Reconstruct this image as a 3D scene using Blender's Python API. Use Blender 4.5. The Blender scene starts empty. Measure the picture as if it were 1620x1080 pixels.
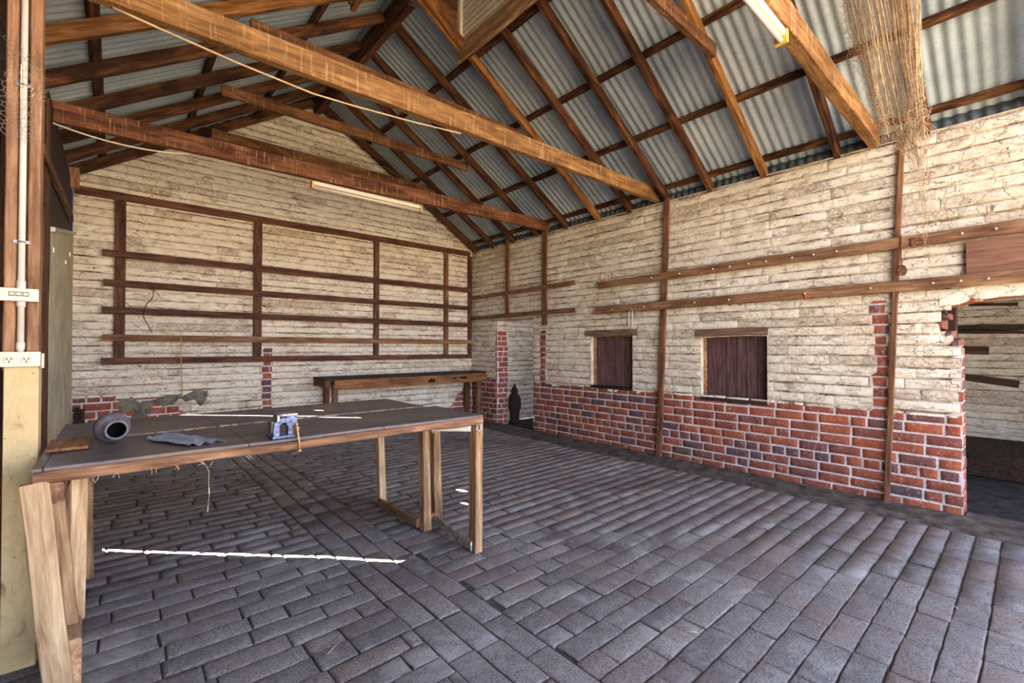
import bpy, math, random
from mathutils import Vector, Matrix, noise
random.seed(7)
R = math.radians
sc = bpy.context.scene
COL = sc.collection

# ------------------------------------------------------------------ camera
cam = bpy.data.cameras.new('camera'); co = bpy.data.objects.new('camera', cam); COL.objects.link(co)
cam.sensor_width = 36.0; cam.lens = 721.0 / 1620.0 * 36.0; cam.clip_start = 0.02; cam.clip_end = 200
co.location = (0, 0, 1.28)
co.rotation_euler = (R(90 + 0.715), 0, R(-41.1))
sc.camera = co
# ------------------------------------------------------------------ exposure
sc.view_settings.view_transform = 'Standard'; sc.view_settings.look = 'None'
sc.view_settings.gamma = 1.0; sc.view_settings.use_curve_mapping = False
sc.view_settings.exposure = 2.18
try:
    sc.cycles.max_bounces = 10; sc.cycles.diffuse_bounces = 7
except Exception: pass
# ------------------------------------------------------------------ world: pale sky above, sunlit dry yard below the horizon
w = bpy.data.worlds.new('sky'); sc.world = w; w.use_nodes = True
nt = w.node_tree; nt.nodes.clear()
tc = nt.nodes.new('ShaderNodeTexCoord'); sx = nt.nodes.new('ShaderNodeSeparateXYZ')
mr = nt.nodes.new('ShaderNodeMapRange'); mr.inputs['From Min'].default_value = -0.06; mr.inputs['From Max'].default_value = 0.10
mx = nt.nodes.new('ShaderNodeMix'); mx.data_type = 'RGBA'
mx.inputs[6].default_value = (1.26, 0.95, 0.60, 1); mx.inputs[7].default_value = (0.70, 0.84, 1.20, 1)
bg = nt.nodes.new('ShaderNodeBackground'); bg.inputs[1].default_value = 1.0
ab = nt.nodes.new('ShaderNodeMath'); ab.operation = 'ABSOLUTE'; nt.links.new(sx.outputs['Z'], ab.inputs[0])
m2 = nt.nodes.new('ShaderNodeMapRange'); m2.inputs['From Min'].default_value = 0.12; m2.inputs['From Max'].default_value = 0.55
m2.inputs['To Min'].default_value = 2.1; m2.inputs['To Max'].default_value = 0.85       # bright low sky and far sunlit yard, dimmer overhead and near the building
nt.links.new(ab.outputs[0], m2.inputs[0]); nt.links.new(m2.outputs[0], bg.inputs[1])
wo = nt.nodes.new('ShaderNodeOutputWorld')
nt.links.new(tc.outputs['Generated'], sx.inputs[0]); nt.links.new(sx.outputs['Z'], mr.inputs[0])
nt.links.new(mr.outputs[0], mx.inputs[0]); nt.links.new(mx.outputs[2], bg.inputs[0]); nt.links.new(bg.outputs[0], wo.inputs[0])
# ------------------------------------------------------------------ sun: low, from behind the left wall
sl = bpy.data.lights.new('sun', 'SUN'); sl.energy = 30; sl.angle = R(0.25); sl.color = (1, 0.93, 0.82)
so = bpy.data.objects.new('sun', sl); COL.objects.link(so)
SD = Vector((1, -1, -0.572 * math.sqrt(2))).normalized()
so.rotation_euler = SD.to_track_quat('-Z', 'Y').to_euler(); so.location = (-6, 10, 6)

# ================================================================== helpers
def lin(c):
    return tuple(((v / 12.92) if v <= 0.04045 else ((v + 0.055) / 1.055) ** 2.4) for v in c)
def hx(r, g, b): return lin((r / 255, g / 255, b / 255)) + (1,)

class NB:
    """small node builder"""
    def __init__(s, name, rough=0.8, metal=0.0):
        s.m = bpy.data.materials.new(name); s.m.use_nodes = True
        s.t = s.m.node_tree; s.b = s.t.nodes['Principled BSDF']
        s.b.inputs['Roughness'].default_value = rough; s.b.inputs['Metallic'].default_value = metal
        s.b.inputs['Specular IOR Level'].default_value = 0.25
    def n(s, kind, **kw):
        x = s.t.nodes.new(kind)
        for k, v in kw.items(): setattr(x, k, v)
        return x
    def l(s, a, b): s.t.links.new(a, b)
    def coord(s, scale=(1, 1, 1), kind='Object', loc=None):
        c = s.n('ShaderNodeTexCoord'); mp = s.n('ShaderNodeMapping'); mp.inputs['Scale'].default_value = scale
        s.l(c.outputs[kind], mp.inputs[0])
        if loc is not None:
            s.l(loc, mp.inputs['Location'])
        return mp.outputs[0]
    def noise(s, vec, scale=5, detail=5, rough=0.6, dist=0.0):
        x = s.n('ShaderNodeTexNoise'); x.inputs['Scale'].default_value = scale; x.inputs['Detail'].default_value = detail
        x.inputs['Roughness'].default_value = rough; x.inputs['Distortion'].default_value = dist
        s.l(vec, x.inputs['Vector']); return x.outputs['Fac']
    def ramp(s, fac, stops, interp='LINEAR'):
        x = s.n('ShaderNodeValToRGB'); x.color_ramp.interpolation = interp
        e = x.color_ramp.elements
        while len(e) > 1: e.remove(e[-1])
        e[0].position = stops[0][0]; e[0].color = stops[0][1] if hasattr(stops[0][1], '__len__') else (stops[0][1],) * 3 + (1,)
        for p, c in stops[1:]:
            q = e.new(p); q.color = c if hasattr(c, '__len__') else (c, c, c, 1)
        s.l(fac, x.inputs[0]); return x.outputs[0]
    def mix(s, f, a, b, mode='MIX'):
        x = s.n('ShaderNodeMix', data_type='RGBA', blend_type=mode)
        for i, v in ((0, f), (6, a), (7, b)):
            if hasattr(v, 'is_linked'): s.l(v, x.inputs[i])
            else: x.inputs[i].default_value = v
        return x.outputs[2]
    def math(s, op, a, b=0.0):
        x = s.n('ShaderNodeMath', operation=op)
        for i, v in ((0, a), (1, b)):
            if hasattr(v, 'is_linked'): s.l(v, x.inputs[i])
            else: x.inputs[i].default_value = v
        return x.outputs[0]
    def bump(s, h, strength=0.4, dist=0.01):
        x = s.n('ShaderNodeBump'); x.inputs['Strength'].default_value = strength; x.inputs['Distance'].default_value = dist
        s.l(h, x.inputs['Height']); s.l(x.outputs[0], s.b.inputs['Normal'])
    def color(s, c):
        if hasattr(c, 'is_linked'): s.l(c, s.b.inputs['Base Color'])
        else: s.b.inputs['Base Color'].default_value = c
    def rnd(s): return s.n('ShaderNodeObjectInfo').outputs['Random']

def wood(name, dark, mid, light, streak=None, streak_amt=0.0, rough=0.75, stain=0.5, grain=1.0, bump=0.35, ax='x'):
    k = NB(name, rough)
    rv = k.math('MULTIPLY', k.rnd(), 37.0)
    cb = k.n('ShaderNodeCombineXYZ'); k.l(rv, cb.inputs[0]); k.l(rv, cb.inputs[1])
    def pm(a, b): return {'x': (a, b, b), 'y': (b, a, b), 'z': (b, b, a)}[ax]
    v = k.coord(pm(1.2, 14 * grain), loc=cb.outputs[0])
    g = k.noise(v, 3.0, 8, 0.65, 0.6)
    v2 = k.coord(pm(1.6, 6), loc=cb.outputs[0])
    g2 = k.noise(v2, 1.1, 4, 0.55, 1.2)
    c = k.ramp(g, [(0.30, dark), (0.5, mid), (0.68, light)])
    c = k.mix(k.ramp(g2, [(0.42, 0.0), (0.62, stain)]), c, k.mix(1.0, c, hx(128, 106, 88), 'MULTIPLY'))
    # object-to-object tone
    hs = k.n('ShaderNodeHueSaturation')
    k.l(k.math('ADD', k.math('MULTIPLY', k.rnd(), 0.35), 0.85), hs.inputs['Value']); k.l(c, hs.inputs['Color'])
    c = hs.outputs[0]
    if streak:
        vs = k.coord((34, 34, 2.2), loc=cb.outputs[0])
        sN = k.noise(vs, 1.6, 6, 0.7, 0.2)
        big = k.noise(k.coord((1.5, 1.5, 3)), 1.4, 3, 0.5)
        f = k.math('MULTIPLY', k.ramp(sN, [(0.55, 0.0), (0.66, 1.0)]), k.math('MULTIPLY', k.ramp(big, [(0.4, 0.15), (0.6, 1.0)]), streak_amt))
        c = k.mix(f, c, streak)
    k.color(c); k.bump(g, bump, 0.004)
    return k.m

M = {}
M['rafter'] = wood('rafter_timber', hx(52, 32, 20), hx(90, 56, 34), hx(128, 86, 52), stain=0.9)
M['rafter_gold'] = wood('golden_rafter_timber', hx(82, 48, 20), hx(150, 100, 52), hx(190, 140, 84), stain=0.7)
M['batten'] = wood('roof_batten_timber', hx(38, 24, 15), hx(88, 56, 34), hx(142, 98, 58), stain=0.95)
M['tie'] = wood('tie_beam_timber', hx(96, 64, 34), hx(140, 99, 55), hx(178, 136, 84), hx(226, 190, 140), 0.55, stain=0.45)
M['tie_dark'] = wood('stained_tie_beam_timber', hx(74, 44, 28), hx(108, 66, 42), hx(146, 98, 64), hx(214, 170, 120), 0.75, stain=0.7)
M['collar'] = wood('collar_tie_timber', hx(78, 50, 30), hx(112, 74, 44), hx(150, 106, 68), hx(200, 166, 120), 0.6, stain=0.6)
M['rail'] = wood('wall_rail_timber', hx(60, 36, 27), hx(96, 62, 46), hx(126, 86, 62), stain=0.6)
M['rail_light'] = wood('pale_rail_timber', hx(88, 60, 42), hx(130, 94, 66), hx(160, 122, 90), stain=0.5)
M['strap'] = wood('strap_timber', hx(76, 48, 32), hx(118, 80, 54), hx(150, 108, 74), stain=0.5)
M['leg'] = wood('bench_leg_timber', hx(112, 82, 56), hx(166, 130, 94), hx(200, 166, 126), stain=0.55, rough=0.8)
M['leg_pale'] = wood('weathered_leg_timber', hx(150, 118, 84), hx(202, 170, 128), hx(226, 200, 160), stain=0.35, rough=0.8)
M['edge'] = wood('table_edge_timber', hx(92, 62, 46), hx(138, 100, 74), hx(180, 142, 104), stain=0.6)
M['post'] = wood('post_timber', hx(116, 80, 54), hx(166, 124, 90), hx(196, 156, 118), stain=0.5)
M['shutter'] = wood('shutter_timber', hx(72, 50, 50), hx(96, 68, 68), hx(122, 92, 90), stain=0.4, rough=0.55, ax='z')
M['door_timber'] = wood('door_frame_timber', hx(60, 36, 27), hx(92, 62, 46), hx(122, 86, 62), stain=0.6, ax='z')
M['dark_wood'] = wood('dark_timber', hx(30, 20, 15), hx(52, 36, 27), hx(78, 56, 42), stain=0.6)
M['lintel'] = wood('lintel_timber', hx(92, 70, 56), hx(126, 98, 80), hx(150, 122, 100), stain=0.4)
M['bench'] = wood('wall_bench_timber', hx(104, 66, 40), hx(144, 98, 60), hx(172, 124, 82), stain=0.7)

def plain(name, col, rough=0.6, metal=0.0, var=0.12, scale=12, bump=0.1):
    k = NB(name, rough, metal)
    n = k.noise(k.coord(), scale, 5, 0.65)
    dk = tuple(c * (1 - var * 2.2) for c in col[:3]) + (1,)
    lt = tuple(min(1, c * (1 + var)) for c in col[:3]) + (1,)
    k.color(k.ramp(n, [(0.35, dk), (0.65, lt)])); k.bump(n, bump, 0.004)
    return k.m
M['pvc'] = plain('conduit_plastic', hx(226, 216, 196), 0.45, var=0.05)
M['plate'] = plain('power_plate_plastic', hx(238, 228, 196), 0.4, var=0.05)
M['rocker'] = plain('rocker_plastic', hx(214, 206, 180), 0.4, var=0.04)
M['black'] = plain('black_slot', hx(20, 18, 16), 0.8)
M['steel'] = plain('galvanised_steel', hx(170, 168, 160), 0.4, 0.8)
M['rust'] = plain('rusty_iron', hx(120, 82, 60), 0.7, 0.2, 0.3, 40)
M['cast'] = plain('dark_cast_iron', hx(124, 118, 124), 0.5, 0.25, 0.22, 22, 0.3)
M['cast_in'] = plain('dark_pot_inside', hx(12, 11, 12), 0.9)  # near-black colour for the inside of the pot
M['vise_blue'] = plain('worn_blue_enamel', hx(118, 130, 160), 0.5, 0.2, 0.35, 60, 0.2)
M['vise_grey'] = plain('worn_vise_metal', hx(158, 152, 150), 0.45, 0.5, 0.25, 50)
M['brass'] = plain('tarnished_brass', hx(212, 168, 122), 0.4, 0.4, 0.2, 50)
M['lamp_body'] = plain('lamp_enamel', hx(238, 226, 200), 0.4, var=0.05)
M['tube'] = plain('lamp_tube_glass', hx(222, 210, 196), 0.25, var=0.03)
M['lamp_cap'] = plain('yellowed_cap', hx(222, 176, 84), 0.5, var=0.08)
M['cord'] = plain('old_cord', hx(206, 176, 132), 0.7)
M['twine'] = plain('netting_twine', hx(190, 162, 124), 0.85, var=0.25, scale=30)
M['hessian'] = plain('matted_net_fibre', hx(168, 128, 84), 0.9, var=0.3, scale=40)
M['wire'] = plain('galvanised_wire', hx(196, 188, 172), 0.4, 0.6)
M['cable'] = plain('dark_cable', hx(42, 44, 52), 0.6)
M['yellow'] = plain('yellow_string', hx(196, 166, 70), 0.8)
M['red'] = plain('red_plastic', hx(206, 60, 36), 0.5)
M['web'] = plain('cobweb_and_straw', hx(226, 206, 170), 0.9)
M['cement'] = plain('grey_mortar_patch', hx(118, 112, 96), 0.95, var=0.25, scale=18, bump=0.6)
M['dark_iron_sheet'] = plain('dark_wall_lining', hx(48, 42, 40), 0.8, var=0.2)
M['panel_brown'] = wood('brown_panel', hx(92, 62, 48), hx(116, 82, 64), hx(130, 96, 78), stain=0.2, bump=0.1, ax='y')
M['annex_floor'] = plain('dark_earth', hx(62, 58, 58), 0.95, var=0.3, scale=9, bump=0.6)
M['kerb'] = plain('rough_concrete', hx(98, 88, 80), 0.95, var=0.3, scale=9, bump=0.6)
M['grey_board'] = plain('fibre_cement_board', hx(196, 186, 154), 0.85, var=0.14, scale=4, bump=0.1)
M['reveal'] = plain('limewashed_reveal', hx(206, 192, 168), 0.9, var=0.2, scale=10, bump=0.5)

# speckled galvanised rail
k = NB('speckled_foot_rail', 0.7, 0.0)
n = k.noise(k.coord((1, 1, 1)), 90, 3, 0.7)
k.color(k.ramp(n, [(0.42, hx(92, 82, 70)), (0.5, hx(150, 146, 136)), (0.6, hx(214, 212, 204))])); k.bump(n, 0.3, 0.002); M['speckle'] = k.m
# cream painted post casing
k = NB('cream_painted_post', 0.75)
a = k.noise(k.coord((3, 3, 1.2)), 6, 6, 0.7, 0.8); b = k.noise(k.coord((1, 1, 1)), 45, 4, 0.6)
c = k.ramp(a, [(0.30, hx(150, 118, 76)), (0.42, hx(206, 180, 128)), (0.7, hx(222, 198, 148))])
k.color(k.mix(k.ramp(b, [(0.28, 1.0), (0.34, 0.0)]), c, hx(100, 78, 52))); k.bump(b, 0.25, 0.003); M['cream'] = k.m
# table top: dirty dark board
k = NB('worn_table_board', 0.5)
a = k.noise(k.coord((1.5, 4, 4)), 3.0, 8, 0.7, 0.8); b = k.noise(k.coord(), 1.6, 5, 0.6)
c = k.ramp(a, [(0.3, hx(74, 66, 66)), (0.5, hx(98, 88, 88)), (0.7, hx(122, 110, 108))])
c = k.mix(k.ramp(b, [(0.5, 0.0), (0.66, 0.55)]), c, hx(150, 128, 106)); sx_ = k.n('ShaderNodeSeparateXYZ'); k.l(k.coord(), sx_.inputs[0])
fr = k.math('ABSOLUTE', k.math('SUBTRACT', k.math('FRACT', k.math('MULTIPLY', sx_.outputs[0], 1.55)), 0.5))
c = k.mix(k.math('LESS_THAN', fr, 0.005), c, hx(30, 24, 22))
k.color(c); k.bump(a, 0.2, 0.003)
k.b.inputs['Specular IOR Level'].default_value = 0.4; M['top'] = k.m
# galvanised corrugated iron
k = NB('corrugated_iron', 0.5, 0.12)
a = k.noise(k.coord((1, 1, 1)), 1.3, 6, 0.6); b = k.noise(k.coord(), 55, 3, 0.7)
c = k.ramp(a, [(0.32, hx(148, 166, 182)), (0.5, hx(178, 194, 204)), (0.7, hx(206, 216, 220))])
k.color(k.mix(0.35, c, k.ramp(b, [(0.35, 0.55), (0.65, 1.0)]), 'MULTIPLY')); M['iron'] = k.m
# plain vent weatherboards
M['ventboard'] = plain('pale_vent_board', hx(240, 228, 210), 0.7, var=0.06, scale=6)

# brick: attribute bk = (random, painted, redzone, tilt-noise)
k = NB('limewashed_brickwork', 0.9)
at = k.n('ShaderNodeAttribute', attribute_name='bk'); sp = k.n('ShaderNodeSeparateColor'); k.l(at.outputs['Color'], sp.inputs[0])
rn, pa, mo = sp.outputs[0], sp.outputs[1], sp.outputs[2]
P = k.coord((1, 1, 1))
fine = k.noise(P, 42, 6, 0.7); med = k.noise(P, 7.5, 6, 0.7, 0.4); big = k.noise(P, 1.4, 4, 0.6); mic = k.noise(P, 150, 3, 0.6)
redc = k.ramp(rn, [(0.0, hx(96, 78, 80)), (0.14, hx(116, 80, 76)), (0.22, hx(140, 80, 66)), (0.5, hx(156, 84, 60)), (0.75, hx(174, 96, 64)), (1.0, hx(146, 78, 64))])
redc = k.mix(k.ramp(med, [(0.35, 0.45), (0.6, 0.0)]), redc, hx(100, 52, 44))
redc = k.mix(k.ramp(fine, [(0.56, 0.0), (0.70, 0.65)]), redc, hx(206, 184, 172))
mort = k.ramp(med, [(0.3, hx(178, 160, 150)), (0.6, hx(226, 216, 210))])
redm = k.mix(mo, redc, mort)
cream = k.ramp(med, [(0.28, hx(192, 170, 138)), (0.40, hx(228, 216, 192)), (0.65, hx(242, 234, 214))])
# per-brick flaked tan patches and brown smears
flk = k.math('MULTIPLY', k.ramp(rn, [(0.80, 0.0), (0.88, 1.0)]), k.ramp(fine, [(0.40, 1.0), (0.62, 0.2)]))
cream = k.mix(k.math('MULTIPLY', flk, 0.62), cream, hx(148, 124, 96))
cream = k.mix(k.math('MULTIPLY', k.ramp(k.noise(k.coord((1.5, 1.5, 5.5)), 4.2, 8, 0.78, 0.7), [(0.53, 0.0), (0.60, 1.0)]), 0.62), cream, hx(132, 106, 80))
cream = k.mix(k.ramp(big, [(0.5, 0.0), (0.75, 0.35)]), cream, hx(196, 168, 130))
# hairline cracks
vo = k.n('ShaderNodeTexVoronoi', feature='DISTANCE_TO_EDGE'); vo.inputs['Scale'].default_value = 7
wv = k.n('ShaderNodeMapping'); wv.inputs['Scale'].default_value = (1, 1, 1.7)
k.l(k.mix(0.12, P, k.n('ShaderNodeTexNoise').outputs['Color']), wv.inputs[0]); k.l(wv.outputs[0], vo.inputs['Vector'])
crk = k.math('MULTIPLY', k.ramp(vo.outputs['Distance'], [(0.0, 1.0), (0.02, 0.0)]), k.ramp(big, [(0.40, 0.15), (0.55, 1.0)]))
cream = k.mix(crk, cream, hx(86, 62, 44))
jn = k.ramp(k.noise(k.coord((1, 1, 2.5)), 9, 6, 0.7), [(0.38, hx(58, 40, 28)), (0.52, hx(108, 82, 58)), (0.66, hx(190, 168, 138))])
grime = k.math('MULTIPLY', k.ramp(mo, [(0.15, 0.0), (0.8, 1.0)]), k.ramp(k.noise(k.coord((1, 1, 2)), 3.3, 7, 0.75), [(0.36, 0.12), (0.60, 1.0)]))
crm = k.mix(grime, cream, jn)
edge = k.ramp(k.math('ADD', pa, k.math('MULTIPLY', k.math('SUBTRACT', med, 0.5), 0.7)), [(0.46, 0.0), (0.54, 1.0)])
k.color(k.mix(edge, redm, crm))
k.bump(k.math('ADD', k.math('MULTIPLY', med, 1.5), k.math('ADD', fine, k.math('MULTIPLY', mic, 0.3))), 0.75, 0.014); M['brick'] = k.m

# pavers
k = NB('brick_pavers', 0.72)
at = k.n('ShaderNodeAttribute', attribute_name='bk'); sp = k.n('ShaderNodeSeparateColor'); k.l(at.outputs['Color'], sp.inputs[0])
P = k.coord()
fine = k.noise(P, 95, 5, 0.75); med = k.noise(P, 14, 5, 0.7, 0.3); big = k.noise(P, 0.9, 5, 0.65, 0.6); pk = k.noise(P, 2.2, 5, 0.65, 0.6)
c = k.ramp(sp.outputs[0], [(0.0, hx(132, 126, 124)), (0.4, hx(148, 142, 140)), (0.85, hx(164, 157, 153)), (1.0, hx(154, 138, 129))])
c = k.mix(k.ramp(fine, [(0.40, 0.75), (0.54, 0.0)]), c, hx(84, 76, 72))
c = k.mix(k.ramp(med, [(0.5, 0.0), (0.75, 0.45)]), c, hx(190, 182, 176))
c = k.mix(k.ramp(big, [(0.50, 0.0), (0.66, 0.6)]), c, hx(72, 56, 52))
c = k.mix(k.ramp(pk, [(0.52, 0.0), (0.66, 0.5)]), c, hx(146, 114, 104))
c = k.mix(k.ramp(pk, [(0.32, 0.5), (0.44, 0.0)]), c, hx(196, 190, 186))
c = k.mix(sp.outputs[2], c, k.ramp(med, [(0.3, hx(58, 51, 47)), (0.7, hx(98, 90, 83))]))
k.color(c)
k.bump(k.math('ADD', fine, med), 0.9, 0.010); k.b.inputs['Specular IOR Level'].default_value = 0.35; M['paver'] = k.m

# ------------------------------------------------------------------ mesh + object helpers
def mesh(name, verts, faces, mat=None, smooth=False, attr=None):
    me = bpy.data.meshes.new(name); me.from_pydata([tuple(v) for v in verts], [], faces)
    if mat:
        for m in (mat if isinstance(mat, (list, tuple)) else [mat]): me.materials.append(m)
    if smooth: me.polygons.foreach_set('use_smooth', [True] * len(me.polygons))
    if attr:
        a = me.color_attributes.new('bk', 'FLOAT_COLOR', 'POINT')
        a.data.foreach_set('color', [x for c in attr for x in c])
    me.update(); return me
def link(name, me, parent=None, loc=None, rot=None, mw=None):
    o = bpy.data.objects.new(name, me); COL.objects.link(o)
    if parent: o.parent = parent
    if mw is not None:
        o.matrix_local = (parent_world(parent).inverted() @ mw) if parent else mw
    if loc is not None: o.location = loc
    if rot is not None: o.rotation_euler = rot
    return o
def parent_world(p):
    m = Matrix.Identity(4)
    while p is not None:
        m = p.matrix_basis @ m; p = p.parent
    return m
def tag(o, label, cat, group=None, kind=None):
    o['label'] = label; o['category'] = cat
    if group: o['group'] = group
    if kind: o['kind'] = kind
    return o
def struct(o): o['kind'] = 'structure'; return o
def empty(name, loc, rotz=0):
    o = bpy.data.objects.new(name, None); COL.objects.link(o); o.location = loc; o.rotation_euler = (0, 0, rotz); return o

def frame(p0, p1, up=(0, 0, 1)):
    p0, p1 = Vector(p0), Vector(p1); x = (p1 - p0).normalized(); u = Vector(up)
    y = u.cross(x)
    if y.length < 1e-4: y = Vector((0, 1, 0)).cross(x)
    y.normalize(); z = x.cross(y)
    m = Matrix((x, y, z)).transposed().to_4x4(); m.translation = (p0 + p1) / 2
    return m, (p1 - p0).length
def beam_mesh(name, L, w, h, mat, jit=0.0015, ch=0.004, seg=0.16, bow=0.0):
    """timber length along local X, chamfered octagon section, gently irregular"""
    n = max(2, int(L / seg) + 1); sd = random.random() * 100
    prof = [(-w/2+ch, -h/2), (w/2-ch, -h/2), (w/2, -h/2+ch), (w/2, h/2-ch), (w/2-ch, h/2), (-w/2+ch, h/2), (-w/2, h/2-ch), (-w/2, -h/2+ch)]
    V = []; F = []
    for i in range(n):
        t = i / (n - 1); x = -L/2 + L * t
        for j, (a, b) in enumerate(prof):
            nx = noise.noise((x * 3 + sd, a * 30, b * 20)) * jit * 2; ny = noise.noise((x * 3, a * 20 + sd, b * 30)) * jit * 2
            V.append((x, a + nx, b + ny + bow * (1 - (2 * t - 1) ** 2)))
    for i in range(n - 1):
        for j in range(8):
            k2 = (j + 1) % 8
            F.append((i*8+j, i*8+k2, (i+1)*8+k2, (i+1)*8+j))
    F.append(tuple(range(7, -1, -1))); F.append(tuple((n-1)*8 + j for j in range(8)))
    return mesh(name, V, F, mat)
def beam(name, p0, p1, w, h, mat, up=(0, 0, 1), parent=None, **kw):
    m, L = frame(p0, p1, up)
    return link(name, beam_mesh(name, L, w, h, mat, **kw), parent, mw=m)
def box_vf(x0, x1, y0, y1, z0, z1, V, F):
    b = len(V)
    V += [(x0,y0,z0),(x1,y0,z0),(x1,y1,z0),(x0,y1,z0),(x0,y0,z1),(x1,y0,z1),(x1,y1,z1),(x0,y1,z1)]
    F += [(b,b+3,b+2,b+1),(b+4,b+5,b+6,b+7),(b,b+1,b+5,b+4),(b+1,b+2,b+6,b+5),(b+2,b+3,b+7,b+6),(b+3,b,b+4,b+7)]
def boxes(name, lst, mat, parent=None, bevel=0.0, org=None):
    V = []; F = []
    for q in lst: box_vf(*q, V, F)
    o = Vector(org) if org is not None else Vector((sum(v[0] for v in V)/len(V), sum(v[1] for v in V)/len(V), sum(v[2] for v in V)/len(V)))
    V = [Vector(v) - o for v in V]
    ob = link(name, mesh(name, V, F, mat), parent, mw=Matrix.Translation(o))
    if bevel:
        md = ob.modifiers.new('bevel', 'BEVEL'); md.width = bevel; md.segments = 2; md.limit_method = 'ANGLE'
    return ob
def tube_vf(pts, r, V, F, sides=6, closed=False, taper=None):
    pts = [Vector(p) for p in pts]; n = len(pts); b = len(V); prev = None
    for i, p in enumerate(pts):
        if closed: d = pts[(i+1) % n] - pts[i-1]
        else: d = pts[min(i+1, n-1)] - pts[max(i-1, 0)]
        if d.length < 1e-9: d = Vector((0, 0, 1))
        d.normalize()
        if prev is None:
            a = Vector((0, 0, 1)) if abs(d.z) < 0.9 else Vector((1, 0, 0)); u = a.cross(d).normalized()
        else:
            u = prev - d * prev.dot(d)
            if u.length < 1e-6: u = Vector((1, 0, 0)).cross(d)
            u.normalize()
        prev = u; v = d.cross(u); rr = r if taper is None else taper[i]
        for s in range(sides):
            an = 2 * math.pi * s / sides
            V.append(p + u * math.cos(an) * rr + v * math.sin(an) * rr)
    for i in range(n if closed else n - 1):
        i2 = (i + 1) % n
        for s in range(sides):
            s2 = (s + 1) % sides
            F.append((b+i*sides+s, b+i*sides+s2, b+i2*sides+s2, b+i2*sides+s))
    if not closed:
        F.append(tuple(b + s for s in range(sides-1, -1, -1))); F.append(tuple(b + (n-1)*sides + s for s in range(sides)))
def tubes(name, lst, mat, parent=None, sides=6, smooth=True, closed=False):
    V = []; F = []
    for pts, r in lst: tube_vf(pts, r, V, F, sides, closed)
    c = sum((Vector(v) for v in V), Vector()) / len(V)
    V = [Vector(v) - c for v in V]
    return link(name, mesh(name, V, F, mat, smooth), parent, mw=Matrix.Translation(c))
def lathe(name, prof, mat, mw, parent=None, seg=40, closed=False):
    """prof: (radius, height) about local Z"""
    V = []; F = []; n = len(prof)
    for r, z in prof:
        for s in range(seg):
            a = 2*math.pi*s/seg; V.append((r*math.cos(a), r*math.sin(a), z))
    for i in range(n-1):
        for s in range(seg):
            s2 = (s+1) % seg; F.append((i*seg+s, i*seg+s2, (i+1)*seg+s2, (i+1)*seg+s))
    if prof[0][0] > 1e-5: F.append(tuple(range(seg-1, -1, -1)))
    if prof[-1][0] > 1e-5 and not closed: F.append(tuple((n-1)*seg+s for s in range(seg)))
    return link(name, mesh(name, V, F, mat, True), parent, mw=mw)
ORD = ['zeroth','first','second','third','fourth','fifth','sixth','seventh','eighth','ninth','tenth','eleventh','twelfth','thirteenth','fourteenth','fifteenth']

# ================================================================== dimensions
XR = 4.76; YB = 6.54; XL = -0.33; XRG = 2.07; ZRG = 4.59; TR = 0.617; TL = 0.655; YF = -1.3; WT = 0.235
def U(x): return ZRG - (TR * (x - XRG) if x > XRG else TL * (XRG - x))

# ================================================================== brickwork
def brick_patch(V, F, A, O, Uv, Vv, N, u0, u1, v0, v1, d, rn, pa, nu=6, nv=4, rnd=0.006, amp=0.0025, tilt=0.0):
    """one rounded irregular brick face standing out d from the backing"""
    b = len(V); sd = rn * 91.7
    for j in range(nv):
        for i in range(nu):
            fi = i / (nu - 1); fj = j / (nv - 1)
            # cluster outer ring
            def cl(f, n, L):
                e = min(0.35, rnd / L)
                if n <= 2: return f
                idx = round(f * (n - 1))
                if idx == 0: return 0
                if idx == n - 1: return 1
                return e + (1 - 2 * e) * (idx - 1) / (n - 3)
            u = u0 + (u1 - u0) * cl(fi, nu, u1 - u0); v = v0 + (v1 - v0) * cl(fj, nv, v1 - v0)
            painted = pa((u0 + u1) / 2, (v0 + v1) / 2) > 0.5
            bed = j in (0, nv-1); border = bed or ((i in (0, nu-1)) and not painted)
            endc = painted and not bed and i in (0, nu-1)
            nn = (noise.noise((u * 10 + sd, v * 18, sd)) + .5 * noise.noise((u * 26, v * 40, sd))) * amp * 1.7
            dd = (d + nn + tilt * (fj - 0.5)) if not border else -0.002
            if endc: dd *= 0.62
            if border:
                u += noise.noise((u * 9, v * 9, sd + 5)) * rnd * 0.35; v += noise.noise((u * 9 + 7, v * 9, sd)) * rnd * 0.45
            else:
                v += noise.noise((u * 7 + 3, v * 7, sd)) * rnd * 0.25
            v += 0.007 * noise.noise((u * 1.6, v * 5, 3.3)) * pa(u, v)
            V.append(O + Uv * u + Vv * v + N * dd)
            A.append((rn, pa(u, v), (0.9 if bed else (0.25 if endc else 0.0)) if painted else 0.0, 1))
    for j in range(nv - 1):
        for i in range(nu - 1):
            q = b + j * nu + i; F.append((q, q + 1, q + nu + 1, q + nu))
    return

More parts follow.
